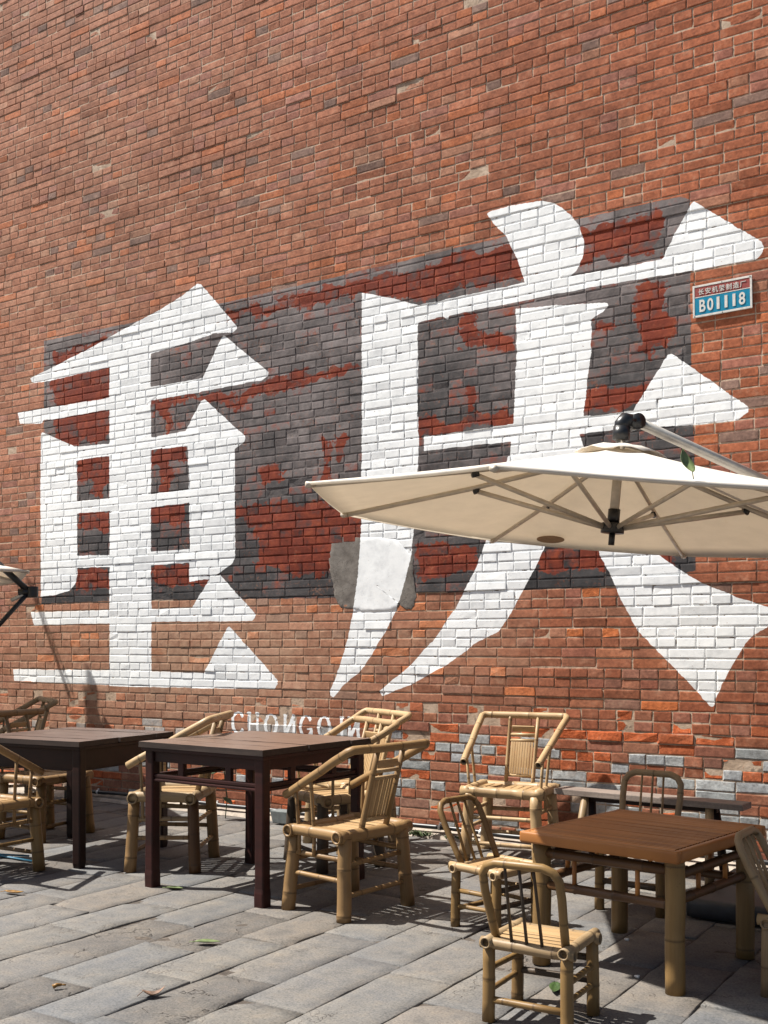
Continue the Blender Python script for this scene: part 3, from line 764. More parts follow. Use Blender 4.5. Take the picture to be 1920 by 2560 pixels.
for sx, sz in ((0, 1), (0, -1), (-.97, -1), (.97, 1)):
    m4 = Matrix.Translation(Vector((sx * (wS / 2 - fr / 2), -.0065, sz * (hS / 2 - fr / 2)))) @ Matrix.Rotation(R(90), 4, 'X')
    bm = bmesh.new(); bmesh.ops.create_cone(bm, cap_ends=True, segments=10, radius1=.0035, radius2=.002, depth=.003, matrix=m4); obj('nail', bm, NAILM, sign, False)
def text_part(name, body, size, x, z, parent, mat, offset, sx=1.0, width=None, spacing=1.0, height=None):
    cu = bpy.data.curves.new(name, 'FONT'); cu.body = body; cu.size = size; cu.extrude = .0012; cu.offset = offset
    cu.align_x = 'CENTER'; cu.align_y = 'CENTER'; cu.space_character = spacing
    to = bpy.data.objects.new('tmp_text', cu); COL.objects.link(to); bpy.context.view_layer.update()
    dg = bpy.context.evaluated_depsgraph_get(); me = bpy.data.meshes.new_from_object(to.evaluated_get(dg)); bpy.data.objects.remove(to)
    me.name = name; xs = [v.co.x for v in me.vertices]
    if width and xs: sx = width / (max(xs) - min(xs))
    ys = [v.co.y for v in me.vertices]; yc = (max(ys) + min(ys)) / 2 if ys else 0; xc = (max(xs) + min(xs)) / 2 if xs else 0
    sy = height / (max(ys) - min(ys)) if height and ys else 1.0
    for v in me.vertices: v.co = Vector(((v.co.x - xc) * sx, -v.co.z, (v.co.y - yc) * sy))
    me.materials.clear(); me.materials.append(mat)
    o = bpy.data.objects.new(name, me); COL.objects.link(o); o.parent = parent; o.location = (x, -.0045, z); return o
text_part('lettering', '长安机器制造厂', .062, 0, (hS / 2 - fr + split) / 2, sign, SIGNW, .0004, width=wS * .80, spacing=1.2, height=(hS - 2 * fr) * .36 * .60)
for i_, ch_ in enumerate('B01118'):
    cw = wS * .80 / 6
    text_part('numeral', ch_, .11, -wS * .40 + cw * (i_ + .5), (split - hS / 2 + fr) / 2, sign, SIGNW, .0022, width=cw * (.36 if ch_ == '1' else .78), height=(hS - 2 * fr) * .64 * .68)

# ------------------------------------------------------------------ chairs
def armchair(loc, face, label, zs_=1.0, mats=None, arms=True, seed=0, group='bamboo armchairs', width=1.0):
    """Sichuan bamboo armchair; local +y is the front"""
    random.seed(seed); M = mats or {}
    ml, mr, mt, ms = M.get('leg', BAM_M), M.get('rail', BAM_L), M.get('arm', BAM_L), M.get('slat', BAM_S)
    t = empty('bamboo_armchair', (loc[0], loc[1], 0), R(face - 90), zs_); t.scale = (width, 1, zs_)
    tag(t, label, 'chair', group)
    sh = .395; fx, fy = .232, .190; tx, ty = .205, .172; rl = .0355
    legs = {}
    for sx in (-1, 1):
        for sy in (-1, 1):
            b0 = V3(sx * fx, sy * fy, 0); b1 = V3(sx * tx, sy * ty, sh - .012); legs[sx, sy] = (b0, b1)
            obj('leg', sweep(NB(), [b0, b1], rl, 16, .19, hollow=False, taper=.08, wob=.003), M.get('leg2', ml) if sx * sy > 0 else ml, t)
    lp = lambda sx, sy, z: legs[sx, sy][0].lerp(legs[sx, sy][1], z / (sh - .012))
    # lateral rails (front, back) stick out with open ends; side rails wrap between them
    for sy in (-1, 1):
        obj('seat_rail', sweep(NB(), [V3(-.262, sy * .168, sh - .002), V3(.262, sy * .168, sh - .002)], .031, 16, .17, hollow=True, wob=.003), mr, t)
    for sx in (-1, 1):
        obj('seat_rail', sweep(NB(), [V3(sx * .225, -.195, sh + .001), V3(sx * .225, -.12, sh + .006), V3(sx * .225, .12, sh + .006), V3(sx * .225, .195, sh + .001)], .029, 16, .16, wob=.002), mr, t)
    for k in range(8):
        x = -.175 + k * .05
        bm = NB(); vs = box(bm, (x, random.uniform(-.004, .004), sh + .012 + random.uniform(-.002, .003) - .008 * math.cos(x * 7)), (.042, .32, .007), Matrix.Rotation(random.uniform(-.03, .03), 3, 'Z'), bev=.002)
        obj('seat_slat', bm, ms, t)
    # rungs
    for sx in (-1, 1):
        for z, r in ((.285, .013), (.185, .012)):
            obj('rung', sweep(NB(), [lp(sx, -1, z), lp(sx, 1, z + random.uniform(-.01, .01))], r, 10, .13), mr if z > .2 else ml, t)
    for sy, z in ((-1, .115), (1, .10), (1, .25), (-1, .26)):
        obj('rung', sweep(NB(), [lp(-1, sy, z), lp(1, sy, z + random.uniform(-.012, .012))], .0125, 10, .14), ml, t)
    # arm rail in one bent culm
    B1, B2 = V3(-.285, -.285, .815), V3(.285, -.285, .815)
    E1, E2 = V3(-.235, .205, .565), V3(.235, .205, .565)
    if arms:
        f1, f2 = B1.lerp(E1, .04), B2.lerp(E2, .04)
        obj('arm_rail', sweep(NB(), [E1, f1, B1 + V3(.02, 0, 0), B2 - V3(.02, 0, 0), f2, E2], .021, 16, .21, hollow=True, wob=.004), mt, t)
        for sx, E_, Bq in ((-1, E1, B1), (1, E2, B2)):
            for q, yb in ((.16, .12), (.40, .015)):
                top = E_.lerp(Bq, q); bot = V3(sx * .225, yb, sh); d = (bot - top)
                low = bot + V3(0, d.y * .25, -.11)
                obj('arm_spindle', sweep(NB(), [top, bot, low], .0095, 8, .16, taper=.0), mr, t)
    else:
        obj('back_rail', sweep(NB(), [B1 + V3(.03, 0, 0), B2 - V3(.03, 0, 0)], .023, 16, .2, hollow=True), mt, t)
    for sx in (-1, 1):
        bt, tp = V3(sx * .088, -.165, sh + .006), V3(sx * .092, -.280, .806)
        obj('back_post', sweep(NB(), [bt, tp], .017, 12, .24, taper=.1, flat=.75), mr, t)
    ax_ = lambda z: -.165 - .115 * (z - sh) / (.806 - sh)
    for z in (.70, .665, .46):
        obj('back_crossbar', sweep(NB(), [V3(-.085, ax_(z), z), V3(.085, ax_(z), z)], .010, 10, 0), BAM_L, t)
    bm = NB(); box(bm, (0, ax_(.735), .735), (.15, .012, .038), Matrix.Rotation(R(-16), 3, 'X'), bev=.004); obj('back_crest', bm, BAM_S, t)
    for k in range(9):
        x = -.066 + k * .0165; bm = NB(); z0, z1 = .468, .658
        n = 5
        rot = Matrix.Rotation(R(16), 3, 'X')
        zc = (z0 + z1) / 2
        box(bm, (x, ax_(zc) + .004 + .006 * math.cos(x * 20) + random.uniform(-.001, .001), zc), (.0148, .004, .196), rot, bev=.001)
        obj('back_slat', bm, ms, t)
    return t

G_ARM = 'bamboo armchairs around the tables'
armchair((-3.065, 4.43), 171, 'honey bamboo armchair standing at the right side of the lattice-railed red table', 1.0, {'leg': BAM_M, 'rail': BAM_M, 'arm': BAM_M}, seed=1, group=G_ARM)
armchair((-3.76, 5.28), -118, 'bamboo armchair behind the right corner of the lattice-railed table, middle of three', 1.03, {'leg': BAM_B}, seed=2, group=G_ARM)
armchair((-4.00, 5.80), -116, 'bamboo armchair nearest the wall behind the lattice-railed table, highest back of three', 1.05, {'leg': BAM_W}, seed=3, group=G_ARM)
armchair((-4.54, 4.73), 208, 'bamboo armchair with blackened legs seen between the two dark wooden tables', 1.08, {'leg': BAM_M, 'leg2': BAM_D, 'rail': BAM_W, 'arm': BAM_L}, seed=4, group=G_ARM)
armchair((-5.30, 3.985), 92, 'bamboo armchair cut by the left edge in front of the plain dark table', 1.0, {'leg': BAM_O, 'rail': BAM_M, 'arm': BAM_M}, seed=5, group=G_ARM)
armchair((-5.98, 4.98), 5, 'bamboo chair with straight top rail at the left edge behind the plain dark table', 1.02, {'leg': BAM_O, 'rail': BAM_M, 'arm': BAM_M}, arms=False, seed=6, group=G_ARM)
armchair((-7.25, 5.70), -116, 'greyed bamboo armchair by the wall at far left below the painted character', 1.05, {'leg': BAM_W, 'rail': BAM_W, 'arm': BAM_W}, seed=8, group=G_ARM)
armchair((-2.95, 6.02), -82, 'pale bamboo armchair with woven back panel standing against the brick wall beside the bench', 1.05, {'leg': BAM_L, 'rail': BAM_L, 'arm': BAM_L}, seed=9, group=G_ARM, width=1.0)

def low_chair(loc, face, label, sc_=(1, 1, 1), mats=None, seed=0, lean=.10, group='low bamboo chairs with hooped backs'):
    random.seed(seed); M = mats or {}
    ml, mr, mh, mp, ms = M.get('leg', BAM_O), M.get('rail', BAM_M), M.get('hoop', BAM_O), M.get('spindle', BAM_M), M.get('slat', BAM_S)
    t = empty('low_bamboo_chair', (loc[0], loc[1], 0), R(face - 90)); t.scale = sc_
    tag(t, label, 'chair', group)
    sh = .272; X_, Y_ = .142, .122; legs = {}
    for sx in (-1, 1):
        for sy in (-1, 1):
            b0, b1 = V3(sx * X_ * 1.02, sy * Y_ * 1.02, 0), V3(sx * X_, sy * Y_, sh + .004); legs[sx, sy] = (b0, b1)
            obj('leg', sweep(NB(), [b0, b1], .0230, 14, .155, taper=.05, wob=.002), ml, t)
    lp = lambda sx, sy, z: legs[sx, sy][0].lerp(legs[sx, sy][1], z / sh)
    for sy in (-1, 1):
        obj('seat_rail', sweep(NB(), [V3(-.172, sy * Y_, sh - .002), V3(.172, sy * Y_, sh - .002)], .0205, 14, .14, hollow=True, wob=.002), mr, t)
    for sx in (-1, 1):
        obj('seat_rail', sweep(NB(), [V3(sx * X_, -.158, sh + .006), V3(sx * X_, .158, sh + .006)], .020, 14, .13, hollow=True, wob=.002), mr, t)
    for k in range(7):
        y = -.095 + k * .0315; bm = NB()
        box(bm, (random.uniform(-.003, .003), y, sh + .012 + .004 * math.cos(y * 12) + random.uniform(-.002, .002)), (.255, .027, .005), Matrix.Rotation(random.uniform(-.03, .03), 3, 'Z'), bev=.0015)
        obj('seat_slat', bm, ms, t)
    for sx in (-1, 1):
        for z, r in ((.17, .0115), (.105, .0105)):
            obj('rung', sweep(NB(), [lp(sx, -1, z + random.uniform(-.01, .01)), lp(sx, 1, z)], r, 10, .10), ml, t)
    for sy, z in ((-1, .075), (1, .115), (1, .19)):
        obj('rung', sweep(NB(), [lp(-1, sy, z), lp(1, sy, z + random.uniform(-.008, .008))], .0125, 10, .11), BAM_B if sy > 0 else ml, t)
    yb, zt = -.095, .565; hw = .140
    yt = lambda z: yb - lean * (z - sh) / (zt - sh)
    pts = [V3(-.128, yb, sh + .01), V3(-hw, yt(.46), .46), V3(-hw + .002, yt(.525), .525), V3(-hw + .02, yt(.552), .552), V3(-hw + .055, yt(zt), zt),
           V3(hw - .055, yt(zt), zt), V3(hw - .02, yt(.552), .552), V3(hw - .002, yt(.525), .525), V3(hw, yt(.46), .46), V3(.128, yb, sh + .01)]
    obj('back_hoop', sweep(NB(), pts, .0150, 12, .17, wob=.002, updir=(0, 1, 0)), mh, t)
    for k in (-1, 0, 1):
        top = V3(k * .052, yt(zt - .004), zt - .004); bot = V3(k * .056, -Y_ - .002, sh + .004)
        obj('back_spindle', sweep(NB(), [bot, top], .0088, 10, .26, flat=.6, taper=.1), mp, t)
    return t
G_LOW = 'low bamboo chairs with hooped backs'
low_chair((-2.285, 4.505), -12, 'low hoop-backed bamboo chair left of the bamboo table, leaning back', (1.0, .98, 1.0), {'hoop': BAM_O, 'rail': BAM_L, 'spindle': BAM_O}, 21, .15, G_LOW)
low_chair((-1.585, 3.475), 92, 'low bamboo chair with three blackened back spindles, nearest of all at the bottom edge', (1.0, 1.0, 1.0), {'hoop': BAM_O, 'leg': BAM_O, 'rail': BAM_W, 'spindle': BAM_B}, 22, .10, G_LOW)
low_chair((-1.84, 5.20), -92, 'hoop-backed bamboo chair behind the bamboo table in front of the bench', (1.08, 1.05, 1.15), {'hoop': BAM_W, 'leg': BAM_O, 'spindle': BAM_W}, 23, .08, G_LOW)
low_chair((-.845, 4.27), -2, 'bamboo chair cut by the right edge, its hoop resting on the bamboo table', (1.0, 1.0, 1.02), {'hoop': BAM_W, 'leg': BAM_W, 'spindle': BAM_W, 'rail': BAM_W}, 24, .15, G_LOW)
low_chair((-.83, 5.02), -5, 'bamboo chair at the right edge with only its hoop corner showing behind the bamboo table', (1.0, 1.0, 1.06), {'hoop': BAM_W, 'leg': BAM_W, 'rail': BAM_W}, 25, .15, G_LOW)

# ------------------------------------------------------------------ tables
def plank_top(t, mat, size, z, th, n, jag):
    """boards that run along local x; ragged right end"""
    wd = size / n
    for k in range(n):
        y0 = -size / 2 + k * wd + .0012; y1 = y0 + wd - .0024 - random.uniform(0, .0012)
        dz = random.uniform(-.0012, .0012); xr = size / 2 + random.uniform(-.012, .003) * jag; xl = -size / 2 + random.uniform(-.003, .006) * jag
        bm = NB(); nx = 14; V = {}
        for s, zz_ in ((0, z - th), (1, z)):
            for i in range(nx + 1):
                for j in (0, 1):
                    x = xl + (xr - xl) * i / nx; y = (y0, y1)[j]
                    e = .0018 * s
                    yy = y + (e if j == 0 else -e) + (noise.noise(Vector((x * 9, k * 3 + j, 1))) * .0018 if (k == 0 and j == 0) or (k == n - 1 and j) else 0)
                    V[s, i, j] = bm.verts.new((x - (e if i == nx else 0), yy, zz_ + dz + (noise.noise(Vector((x * 6, k, 7))) * .0016 if s else 0)))
        for i in range(nx):
            bm.faces.new((V[1, i, 0], V[1, i + 1, 0], V[1, i + 1, 1], V[1, i, 1])); bm.faces.new((V[0, i, 1], V[0, i + 1, 1], V[0, i + 1, 0], V[0, i, 0]))
            bm.faces.new((V[0, i, 0], V[0, i + 1, 0], V[1, i + 1, 0], V[1, i, 0])); bm.faces.new((V[0, i + 1, 1], V[0, i, 1], V[1, i, 1], V[1, i + 1, 1]))
        bm.faces.new((V[0, 0, 1], V[0, 0, 0], V[1, 0, 0], V[1, 0, 1])); bm.faces.new((V[0, nx, 0], V[0, nx, 1], V[1, nx, 1], V[1, nx, 0]))
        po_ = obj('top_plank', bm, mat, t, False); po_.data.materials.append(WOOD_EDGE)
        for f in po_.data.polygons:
            if abs(f.normal.z) < .5: f.material_index = 1  # board sides coloured much darker than their top face
def wood_table(loc, rz, label, H, size, foot, lattice, mat, top, seed):
    random.seed(seed)
    t = empty('wooden_table', (loc[0], loc[1], 0), rz); tag(t, label, 'table', 'dark wooden tables')
    th = .030; plank_top(t, top, size, H, th, 5, 1.0)
    h = foot / 2; lw = .058
    # moulded dark edge under the boards
    bm = NB(); e = size / 2 - .012
    for sx, sy in ((0, -1), (0, 1)): box(bm, (0, sy * (e - .02), H - th - .011), (2 * e, .04, .020), bev=.005)
    for sx in (-1, 1): box(bm, (sx * (e - .02), 0, H - th - .0112), (.038, 2 * e - .081, .0195), bev=.005)
    obj('edge_moulding', bm, mat, t, False)
    top_z = H - th - .022
    for sx in (-1, 1):
        for sy in (-1, 1):
            bm = NB(); g_ = bmesh.ops.create_cube(bm, size=1.0); bmesh.ops.scale(bm, vec=(lw, lw, top_z), verts=g_['verts']); bmesh.ops.translate(bm, vec=(sx * h, sy * h, top_z / 2), verts=g_['verts'])
            es = [e_ for e_ in bm.edges if abs(e_.verts[0].co.z - e_.verts[1].co.z) > .1]
            bmesh.ops.bevel(bm, geom=es, offset=.008, segments=2, affect='EDGES', profile=.5)
            for z_ in (.03, .07, .095, .13, .3, .5): bmesh.ops.bisect_plane(bm, geom=bm.verts[:] + bm.edges[:] + bm.faces[:], plane_co=(0, 0, z_), plane_no=(0, 0, 1))
            for v in bm.verts:
                if lattice and v.co.z < .08:
                    for a_, c_ in ((0, sx * h), (1, sy * h)): v.co[a_] = c_ + (v.co[a_] - c_) * 1.10
                elif not lattice and v.co.z < .01:
                    for a_, c_ in ((0, sx * h), (1, sy * h)): v.co[a_] = c_ + (v.co[a_] - c_) * .86
                v.co.x += noise.noise(v.co * 11) * .0016; v.co.y += noise.noise(v.co * 11 + V3(5, 5, 5)) * .0016
            obj('leg', bm, mat, t, False)
    ap = .055 if lattice else .118; span = foot - lw
    for k in range(4):
        rot = Matrix.Rotation(k * math.pi / 2, 3, 'Z'); P_ = lambda x, y, z: rot @ V3(x, y, z)
        bm = NB(); box(bm, P_(0, -h, top_z - ap / 2 - .001), (span + .002, .026, ap), rot, bev=.003); obj('apron', bm, mat, t, False)
        if lattice:
            zr = top_z - ap - .078
            bm = NB(); box(bm, P_(0, -h, zr), (span + .004, .030, .022), rot, bev=.006); box(bm, P_(0, -h - .002, zr - .021), (span + .004, .036, .015), rot, bev=.005)
            obj('lattice_rail', bm, mat, t, False)
            for q in (-.17, .17):
                bm = NB(); box(bm, P_(q * span / .73, -h, top_z - ap - .034), (.040, .024, .068), rot, bev=.004); obj('lattice_strut', bm, mat, t, False)
        else:
            bm = NB(); box(bm, P_(0, -h - .011, top_z - ap - .004), (span, .010, .008), rot, bev=.002); obj('apron_bead', bm, mat, t, False)
    return t
wood_table((-3.80, 4.605), R(-2.5), 'square dark red table with lattice rail and worn cracked top, in the middle', .787, .90, .79, True, WOOD_RED, WOOD_TOP, 31)
wood_table((-5.335, 4.68), R(6), 'plain dark wooden table with deep apron at the left edge', .745, .87, .76, False, WOOD_BRN, WOOD_TOPA, 32)

random.seed(41)
t = empty('bamboo_table', (-1.515, 4.34, 0), R(-9)); tag(t, 'low square orange-brown bamboo table with thick culm legs at the right', 'table')
H = .548; SX, SY = .70, .80; hx, hy = .295, .315
for sx in (-1, 1):
    for sy in (-1, 1):
        obj('leg', sweep(NB(), [V3(sx * hx, sy * hy, 0), V3(sx * hx, sy * hy, H - .045)], .0375, 20, .26, wob=.003, bulge=1.03), BAM_O, t)
for sy in (-1, 1):
    bm = NB(); box(bm, (0, sy * (SY / 2 - .016), H - .024), (SX, .032, .047), bev=.010); obj('top_border', bm, BAM_T, t)
for sx in (-1, 1):
    bm = NB(); box(bm, (sx * (SX / 2 - .016), 0, H - .0245), (.032, SY - .066, .046), bev=.010); obj('top_border', bm, BAM_T, t)
ns = 30; wy = (SY - .066) / ns
for k in range(ns):
    y = -(SY - .066) / 2 + (k + .5) * wy; warp = random.uniform(-.0014, .0014)
    bm = NB(); nx = 8; vv = {}
    for i in range(nx + 1):
        x = -(SX - .066) / 2 + (SX - .066) * i / nx; bend = math.sin(i / nx * math.pi * 1.5) * warp * (1 + 1.2 * (x > 0))
        w2 = wy * (.465 if x < .02 else random.uniform(.30, .44))
        for j, (dy, z) in enumerate(((-w2, H - .010), (-w2, H - .003), (-w2 * .55, H - .0008), (w2 * .55, H - .0008), (w2, H - .003), (w2, H - .010))):
            vv[i, j] = bm.verts.new((x, y + dy + bend, z + warp * .5))
    for i in range(nx):
        for j in range(5): bm.faces.new((vv[i, j], vv[i + 1, j], vv[i + 1, j + 1], vv[i, j + 1]))
    uvl = bm.loops.layers.uv.active; o_ = random.random() * 9
    for f in bm.faces:
        for l in f.loops: l[uvl].uv = (l.vert.co.y * 6 + o_, l.vert.co.x + o_)
    obj('top_slat', bm, BAM_T, t)
bm = NB(); box(bm, (0, 0, H - .020), (SX - .068, SY - .070, .012)); obj('top_backing', bm, BAM_B, t, False)
for sy in (-1, 1):
    for z, r, m_ in ((.455, .020, BAM_D), (.325, .019, BAM_D)):
        obj('rung', sweep(NB(), [V3(-hx, sy * hy, z), V3(hx, sy * hy, z + .005)], r, 14, .19, bulge=1.12), m_, t)
    for x in (-.14, .14): obj('strut', sweep(NB(), [V3(x, sy * hy, .325), V3(x, sy * hy, .455)], .0095, 10), BAM_T, t)
for sx in (-1, 1):
    for z in (.44, .345): obj('rung', sweep(NB(), [V3(sx * hx, -hy, z), V3(sx * hx, hy, z)], .019, 14, .2, bulge=1.1), BAM_D, t)
    for y in (-.12, .12): obj('strut', sweep(NB(), [V3(sx * hx, y, .345), V3(sx * hx, y, .44)], .0095, 10), BAM_T, t)

# ------------------------------------------------------------------ bench
random.seed(51)
t = empty('wooden_bench', (-2.06, 5.965, 0), R(-4)); tag(t, 'narrow grey plank bench along the foot of the brick wall', 'bench')
bm = NB(); box(bm, (0, 0, .438), (1.12, .15, .034), bev=.004, jit=.0008); obj('seat_plank', bm, WOOD_BENCH, t, False)
for sx in (-1, 1):
    for sy in (-1, 1):
        obj('leg', sweep(NB(), [V3(sx * .40, sy * .125, 0), V3(sx * .37, sy * .045, .42)], .026, 10, 0, taper=.15), BAM_W if sy < 0 else WOOD_BRN, t)
    bm = NB(); box(bm, (sx * .385, 0, .20), (.026, .17, .04), bev=.004); obj('cross_stretcher', bm, WOOD_BRN, t, False)
bm = NB(); box(bm, (0, 0, .405), (.80, .03, .03), bev=.004); obj('under_rail', bm, WOOD_BRN, t, False)

# ------------------------------------------------------------------ parasols
def frame(nrm):
    n_ = Vector(nrm).normalized(); e1 = (Vector((1, 0, 0)) - n_ * n_.x).normalized(); return n_, e1, n_.cross(e1)
def parasol(c, nrm, rad, a0, rise, name, label, mast, arm_top, seed, hubdrop=.03, metal=None, strut=None):
    random.seed(seed); n_, e1, e2 = frame(nrm); c = Vector(c)
    t = bpy.data.objects.new(name, None); COL.objects.link(t); t.location = (mast[0], mast[1], 0)
    tag(t, label, 'parasol', 'cream cantilever parasols'); O = Vector((mast[0], mast[1], 0))
    metal = metal or ALU_D; strut = strut or ALU_D
    vt = [c + rad * (math.cos(a0 - k * math.pi / 4) * e1 + math.sin(a0 - k * math.pi / 4) * e2) - O for k in range(8)]
    apex = c + n_ * rise - O; cc = c - O
    # canopy: 8 gores with a slight sag between ribs and a hem
    bm = bmesh.new(); nr, ns_ = 9, 6; ringv = []
    inner = .05
    for i in range(nr + 1):
        s = inner + (1 - inner) * i / nr; ring = []
        for k in range(8):
            a_, b_ = vt[k], vt[(k + 1) % 8]
            for j in range(ns_):
                q = j / ns_; rim = a_.lerp(b_, q); p = apex.lerp(rim, s)
                p -= n_ * (math.sin(q * math.pi) * .035 * s * (1.2 - s) + math.sin(s * math.pi) * .012)
                ring.append(bm.verts.new(p))
        ringv.append(ring)
    m_ = len(ringv[0])
    for r0, r1 in zip(ringv, ringv[1:]):
        for k in range(m_): bm.faces.new((r0[k], r0[(k + 1) % m_], r1[(k + 1) % m_], r1[k]))
    hem = [bm.verts.new(v.co - n_ * .011 - (v.co - cc).normalized() * .012) for v in ringv[-1]]
    for k in range(m_): bm.faces.new((ringv[-1][k], ringv[-1][(k + 1) % m_], hem[(k + 1) % m_], hem[k]))
    can = obj('canopy', bm, CANVAS, t, True)
    md = can.modifiers.new('thick', 'SOLIDIFY'); md.thickness = .0016
    # vent flap
    bm = bmesh.new(); rr0, rr1 = [], []
    for k in range(48):
        kk = k / 6; a_, b_ = vt[int(kk) % 8], vt[(int(kk) + 1) % 8]; rim = a_.lerp(b_, kk - int(kk))
        wv = .003 + .017 * abs(math.sin((kk) * math.pi)) + random.uniform(-.004, .004)
        rr0.append(bm.verts.new(apex.lerp(rim, .03) + n_ * .018)); rr1.append(bm.verts.new(apex.lerp(rim, .15) + n_ * (wv)))
    mid_ = [bm.verts.new((a.co + b.co) / 2 + n_ * .008) for a, b in zip(rr0, rr1)]
    for r0, r1 in ((rr0, mid_), (mid_, rr1)):
        for k in range(48): bm.faces.new((r0[k], r0[(k + 1) % 48], r1[(k + 1) % 48], r1[k]))
    bm.faces.new(rr0[::-1]); vf = obj('vent_flap', bm, CANVAS, t, True); vf.modifiers.new('thick', 'SOLIDIFY').thickness = .0016
    hub = cc - n_ * hubdrop
    for k in range(8):
        rt = vt[k] - n_ * .014; rp = lambda s: (apex - n_ * .025).lerp(rt, s) - n_ * .012 * math.sin(s * math.pi)
        rb_ = obj('rib', sweep(NB(), [rp(.02), rp(.5), rp(.995)], .0085, 8, flat=1.4), metal, t)
        bmc = NB(); sweep(bmc, [rp(.975), rp(1.0) + n_ * .004], .016, 8, flat=.8); obj('rib_tip', bmc, ALU_D, rb_)
        jn = rp(.48) - n_ * .018
        obj('strut', sweep(NB(), [hub + (rt - hub).normalized() * .03, jn], .0088, 8, flat=1.3), strut, t)
        bmc = NB(); sweep(bmc, [jn - (rt - apex).normalized() * .015, jn + (rt - apex).normalized() * .015], .013, 8); obj('joint', bmc, BLACKP, t)
    obj('centre_pole', sweep(NB(), [hub, apex + n_ * .06], .021, 16), metal, t)
    bm = NB(); sweep(bm, [hub - n_ * .075, hub - n_ * .02], .014, 14); sweep(bm, [hub - n_ * .022, hub - n_ * .012, hub + n_ * .012, hub + n_ * .022], .052, 18); sweep(bm, [hub + n_ * .02, hub + n_ * .085], .027, 16)
    obj('hub', bm, BLACKP, t)
    top = apex + n_ * .03; el = apex + n_ * .115; at_ = Vector(arm_top) - O
    adir = (at_ - el); adir.z = 0; adir = adir.normalized()
    bm = NB(); sweep(bm, [top, top + n_ * .06], .038, 16); sweep(bm, [top + n_ * .045, el - n_ * .012, el + n_ * .006 + adir * .012, el + adir * .05], .035, 16); side = adir.cross(Vector((0, 0, 1)))
    sweep(bm, [el + adir * .065 - side * .034, el + adir * .065 + side * .034], .036, 18)
    obj('elbow', bm, BLACKP, t)
    obj('arm', sweep(NB(), [el + adir * .085, at_], .027, 16, flat=.8), ALU, t)
    obj('mast', sweep(NB(), [V3(0, 0, .05), V3(0, 0, at_.z + .25)], .032, 16), metal if metal is not BLACKP else BLACKP, t)
    bm = NB(); sweep(bm, [V3(0, 0, at_.z - .05), V3(0, 0, at_.z + .05)], .045, 16); obj('arm_clamp', bm, BLACKP, t)
    return t
p_main = parasol((-1.754, 4.614, 1.856), (.082, .038, 1), 1.41, .869, .335, 'cantilever_parasol', 'large cream octagonal parasol over the bamboo table at the right', (-1.08, 5.53), (-1.08, 5.53, 1.99), 61)
bm = NB()
for sx in (-1, 1):
    for sy in (-1, 1): box(bm, (sx * .225 - .06, sy * .225, .055), (.43, .43, .095), bev=.03)
obj('base_weight', bm, BASEM, p_main)
# round darker repair patch sewn under the far panel
n_, e1_, e2_ = frame((.082, .038, 1)); c_ = Vector((-1.754, 4.614, 1.856)); O_ = Vector((-1.08, 5.53, 0)); ap_ = c_ + n_ * .335
va, vb = [c_ + 1.41 * (math.cos(.869 - k * math.pi / 4) * e1_ + math.sin(.869 - k * math.pi / 4) * e2_) for k in (6, 7)]
rim_ = va.lerp(vb, .27); pc = ap_.lerp(rim_, .875); u_ = (vb - va).normalized(); v_ = (rim_ - ap_).normalized(); w_n = u_.cross(v_).normalized(); w_n = w_n if w_n.z > 0 else -w_n
bm = bmesh.new(); top_ = [bm.verts.new(pc - O_ - w_n * .032 + u_ * math.cos(a * math.pi / 12) * .075 + v_ * math.sin(a * math.pi / 12) * .06) for a in range(24)]; bot_ = [bm.verts.new(v.co - w_n * .002) for v in top_]
bm.faces.new(top_); bm.faces.new(bot_[::-1])
for a in range(24): bm.faces.new((top_[a], bot_[a], bot_[(a + 1) % 24], top_[(a + 1) % 24]))
obj('canopy_patch', bm, plain('tan_patch', (.30, .20, .11), .8), p_main, False)
# second parasol: only its black-capped corner reaches into the picture at the left
kx, ky, kz = (-6.90, 5.59, 1.722)
vd = Vector((-C_, -S_, 0))
cen2 = Vector((kx, ky, kz)) + vd * 1.27 + Vector((0, 0, .07))
t2n = (vd * .075 + Vector((0, 0, 1))).normalized()
n2, e12, e22 = frame(t2n); dv = Vector((kx, ky, kz)) - cen2
a02 = math.atan2(dv.dot(e22), dv.dot(e12))
p2 = parasol(cen2, t2n, dv.length, a02, .40, 'cantilever_parasol', 'cream parasol at the left edge of which only a black-knobbed corner shows', (-8.35, 5.92), (-8.35, 5.92, 2.75), 62, hubdrop=.10, metal=ALU, strut=BLACKP)
O2 = Vector((-8.35, 5.92, 0)); K = Vector((kx, ky, kz)) - O2 - vd * .01; F_ = 1.42
bm = NB(); sweep(bm, [K - V3(0, .0, .042) - vd * .02, K - V3(0, 0, .03) - vd * .02, K + V3(0, 0, .03) - vd * .02, K + V3(0, 0, .042) - vd * .02], .040, 18); sweep(bm, [K + vd * .09, K], .028, 12)
obj('corner_knob', bm, BLACKP, p2)
obj('top_brace', sweep(NB(), [K + vd * .02 + V3(0, 0, .012), K + vd * .34 + V3(0, 0, .30)], .025, 10), BLACKP, p2)
obj('lower_brace', sweep(NB(), [K + vd * .02 - V3(0, 0, .01), K + vd * .42 - V3(0, 0, .45)], .018, 10), BLACKP, p2)
obj('corner_bracket', sweep(NB(), [K + vd * .01, K + vd * .15 - V3(0, 0, .065)], .016, 8), ALU, p2)
